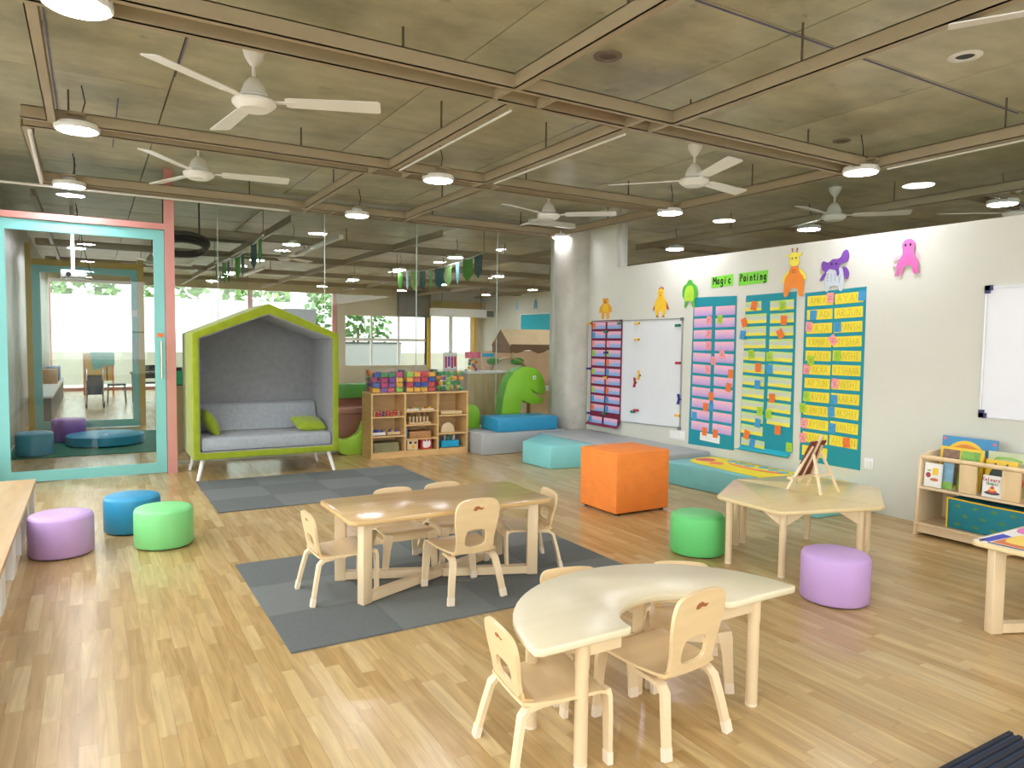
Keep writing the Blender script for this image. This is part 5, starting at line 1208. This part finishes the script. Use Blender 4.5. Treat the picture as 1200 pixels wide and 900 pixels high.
t = thing('cable_coil', 'coil of thick black cable hung under the ceiling behind the coral post', 'cable', (.98, 9.6, 2.55))
for i in range(3): part('loop', MB().tube([(.30*math.cos(a*PI/12)*(1-.05*i), .2*math.sin(a*PI/12), -.03*i-.10*math.sin(a*PI/12)*(1-.15*i)) for a in range(24)], .028, 8, closed=True), BLACK, t, smooth=True)
part('hanger', MB().tube([(-.2, 0, .0), (-.2, 0, .55)], .01, 6).tube([(.2, 0, 0), (.2, 0, .55)], .01, 6), BLACK, t)
t = thing('cabinet', 'brown low cabinet behind the coral post carrying the green bin', 'cabinet', (.86, 9.45, 0))
part('body', box(0, .6, 0, .35, .0, .82), mat('cabinet_wood', '#a98d63', .5, .1, 4), t); part('door', box(.02, .29, -.015, 0, .05, .78), MATS['cabinet_wood'], t); part('door', box(.31, .58, -.015, 0, .05, .78), MATS['cabinet_wood'], t)
single('storage_bin', 'green bin on the brown low cabinet behind the coral post', 'bin', MB().ring([(.88, 9.5), (1.08, 9.5), (1.08, 9.7), (.88, 9.7)], [(.89, 9.51), (1.07, 9.51), (1.07, 9.69), (.89, 9.69)], .821, .99, 'z').box(.88, 1.08, 9.5, 9.7, .821, .83), mat('bin_green', '#2f9d6a', .45, .05, 8))
t = thing('high_back_booth', 'grey high-back booth rising behind the green house roof', 'seat', (2.24, 9.75, 0))
part('back', box(0, .42, 0, .3, .02, 1.81), GREYF, t, bevel=.02); part('base', box(.0, .42, -.02, .32, 0, .03), BLACK, t)
# buntings
def bunting(x, y0, y1, z, n, label, cols, w, h, tw=14, cr=.008):
    t = thing('bunting', label, 'bunting', (x, y0, z))
    sag = lambda q: -.10*math.sin(PI*q)
    part('cord', MB().tube([(0, (y1-y0)*q/10, sag(q/10)) for q in range(11)], cr, 6), PAPERW, t)
    part('support', MB().tube([(0, 0, 0), (0, 0, 3.1-z)], .005, 5).tube([(0, y1-y0, 0), (0, y1-y0, 3.1-z)], .005, 5), ROD, t)
    for i in range(n):
        q = (i+.5)/n; yy = (y1-y0)*q
        rgb = cols[i % len(cols)]
        o = part('flag', MB().prism([(-w/2, 0), (w/2, 0), (w*.52, -h*.72), (0, -h), (-w*.52, -h*.72)], -.002, .002, 'y'), rgb, t, loc=(0, yy, sag(q)), rot=(0, 0, R(90+tw*math.sin(i*2.1))))
DG = mat('flag_deep_teal', '#1f5a5a', .7, .1, 10); LG = mat('flag_green', '#5aa63c', .7, .1, 10); PGN = mat('flag_pale_green', '#a9d98a', .7, .1, 10); SB = mat('flag_sky', '#86c2cf', .7, .1, 10)
bunting(1.92, 9.5, 13.6, 2.72, 10, 'green flag bunting on a white rod above the house roof', [LG, DG, LG, DG, LG], .20, .34, 12, .014)
bunting(5.22, 9.7, 13.3, 2.76, 10, 'blue and green flag bunting in the hall above the cubby shelf', [DG, LG, SB, PGN, DG, LG, DG, PGN, SB, LG], .24, .36)
# wooden display partition and the things on it
t = thing('display_partition', 'brown wooden display partition behind the lime dinosaur', 'partition', (4.55, 9.25, 0))
for i in range(6): part('board', box(i*.15, i*.15+.147, 0, .03, 0, .93), mat('walnut_ply', '#c9b083', .5, .12, 3, stretch=(4, 4, 1)), t)
part('counter', box(-.1, .95, -.02, .42, .93, .955), PAPERW, t)
part('end_panel', box(.87, .9, .03, .4, 0, .93), MATS['walnut_ply'], t)
t = thing('craft_jar', 'clear jar of mixed craft pieces on the wooden partition', 'jar', (4.86, 9.35, .956))
part('jar', MB().lathe([(.11, 0), (.115, .02), (.115, .2), (.1, .22)], n=20), PERSP, t); part('lid', MB().lathe([(.115, .20), (.115, .29), (.001, .29)], n=20), mat('coral_lid', '#f0708a', .5, .05, 8), t)
for i in range(8): part('piece', MB().ball((.055*math.cos(i*2.4), .055*math.sin(i*2.4), .03+.022*i), .026, (1, 1, 1), 8, 6), TM[i % 8], t)
t = thing('craft_jar', 'clear jar with a cyan lid at the right of the partition counter', 'jar', (5.12, 9.35, .956))
part('jar', MB().lathe([(.09, 0), (.09, .22)], n=20), PERSP, t); part('lid', MB().lathe([(.095, .22), (.095, .27), (.001, .27)], n=20), MATS['cyan_plastic'], t)
t = thing('magazine_stand', 'stand of pink and white cards left of the craft jars', 'stand', (4.46, 9.5, .956))
part('board', box(0, .22, 0, .02, 0, .28), PAPERW, t)
for i in range(4): part('card', box(.02+i*.05, .055+i*.05, -.004, 0, .05+.02*(i % 2), .22), TM[(6, 0, 6, 2)[i]], t)
t = thing('wall_pocket', 'white rack of picture cards hung on the partition edge', 'rack', (5.30, 9.2, .60))
part('frame', MB().ring([(0, 0), (.26, 0), (.26, .30), (0, .30)], [(.012, .012), (.248, .012), (.248, .288), (.012, .288)], -.02, 0), WHITEP, t)
for i in range(4): part('card', box(.02+(i % 2)*.115, .12+(i % 2)*.115, -.012, 0, .02+(i//2)*.14, .14+(i//2)*.14), mat('card_blue_%d' % i, ('#8fb0d0', '#3a4a66', '#c0cad6', '#6a86a8')[i], .5, .3, 30), t)
part('post', box(.1, .16, .0, .05, -.6, .3), WHITEP, t)
t = thing('easel_tray', 'orange wooden ruler tray with red bar behind the clear tubs', 'tray', (3.42, 8.85, .94))
part('plank', box(0, .75, 0, .16, .0, .035), mat('tray_wood', '#d39a45', .5, .08, 5), t); part('red_bar', box(.26, .56, -.01, .03, .035, .055), TM[2], t); part('legs', MB().box(.05, .09, .02, .14, -.94, 0).box(.66, .70, .02, .14, -.94, 0), MATS['tray_wood'], t)
# play house with arch
t = thing('play_house', 'brown roofed play house stall with wavy awning in the far hall', 'play house', (6.55, 11.4, 0))
RF = mat('kraft_roof', '#cbb084', .6, .08, 4); RFD = mat('kraft_gable', '#7d5c3f', .6, .08, 4)
part('roof', MB().add([(-.05, -.35, 1.33), (1.9, -.35, 1.33), (1.9, 0, 1.62), (-.05, 0, 1.62), (-.05, -.35, 1.35), (1.9, -.35, 1.35), (1.9, 0, 1.64), (-.05, 0, 1.64)], [(0, 3, 2, 1), (4, 5, 6, 7), (0, 1, 5, 4), (1, 2, 6, 5), (2, 3, 7, 6), (3, 0, 4, 7)]), RF, t)
part('roof', MB().add([(-.05, .35, 1.33), (1.9, .35, 1.33), (1.9, 0, 1.62), (-.05, 0, 1.62), (-.05, .35, 1.35), (1.9, .35, 1.35), (1.9, 0, 1.64), (-.05, 0, 1.64)], [(0, 1, 2, 3), (7, 6, 5, 4), (4, 5, 1, 0), (5, 6, 2, 1), (6, 7, 3, 2), (7, 4, 0, 3)]), RF, t)
part('gable', MB().prism([(-.34, 1.2), (.34, 1.2), (.34, 1.33), (0, 1.60), (-.34, 1.33)], -.03, 0, 'x'), RFD, t)
awn = [(-.03, 1.36), (1.9, 1.36)]+[(1.9-i*.0965, 1.23+.035*math.sin(i*1.25)) for i in range(21)]
part('awning', MB().prism(awn, -.37, -.355, 'y'), RFD, t)
for a, b in ((0, -.3), (.0, .3), (1.85, -.3), (1.85, .3)): part('post', box(a, a+.04, b-.02, b+.02, 0, 1.36), RF, t)
part('counter', box(0, 1.9, -.36, .3, .5, .55), PAPERW, t); part('front_board', box(0, 1.9, -.34, -.32, 0, .5), RF, t)
t = thing('garden_arch', 'cardboard arch with green leaves standing before the play house', 'arch', (6.02, 10.3, 0))
arc = [(-.42, 0), (-.42, .75)]+[(.42*math.cos(R(a)), .75+.38*math.sin(R(a))) for a in range(170, 5, -12)]+[(.42, .75), (.42, 0)]
part('hoop', MB().bar([(a, 0, b) for a, b in arc], (0, 1, 0), .14, .02), mat('kraft_strip', '#b39c6a', .6, .1, 5), t)
for a in (-.3, .18): part('leaf_bunch', MB().ball((a, -.03, 1.08), .09, (1.4, .4, .7), 10, 6), mat('leaf_paper', '#4da344', .6, .2, 20), t)
part('infill', MB().prism(arc, .03, .04, 'y'), mat('cream_panel', '#e6dcc0', .6, .03, 4), t)
single('low_divider', 'peach board with orange dots behind the play house', 'screen', box(6.6, 8.9, 12.3, 12.34, 0, 1.22), mat('peach_board', '#dcb791', .6, .05, 3))
for i in range(6): pass
t = wall_thing('pinboard', 'turquoise pin board high on the far white wall', 'pin board', 18.7, 1.59, 11.399)
part('panel', box(0, 1.75, -.02, 0, 0, .64), mat('turquoise_felt', '#1bb4c8', .7, .05, 5), t); part('frame', MB().ring([(-.03, -.03), (1.78, -.03), (1.78, .67), (-.03, .67)], [(0, 0), (1.75, 0), (1.75, .64), (0, .64)], -.025, 0), PAPERW, t)
for i, (yy, c) in enumerate(((18.95, '#9fc7d6'), (17.9, '#6fa0b8'))): single('paper_figure', ('pale blue paper figure above the turquoise board, left', 'blue paper figure above the turquoise board, right')[i], 'paper animal', MB().prism(smooth_poly([(yy-.1, 2.38), (yy-.08, 2.6), (yy, 2.68), (yy+.08, 2.6), (yy+.1, 2.38), (yy, 2.42)]), 11.395, 11.399, 'x'), mat('paper_fig_%d' % i, c, .6, .1, 10))
t = thing('air_duct', 'long white air conditioning duct near the far ceiling', 'duct', (9.2, 20.3, 2.18))
part('body', box(0, 2.1, 0, .35, 0, .25), WHITEP, t, bevel=.01); part('end_cap', box(1.85, 2.1, -.01, 0, .02, .22), DGREY, t); part('hanger', MB().box(.3, .32, .1, .14, .25, .92).box(1.7, 1.72, .1, .14, .25, .92), ROD, t)
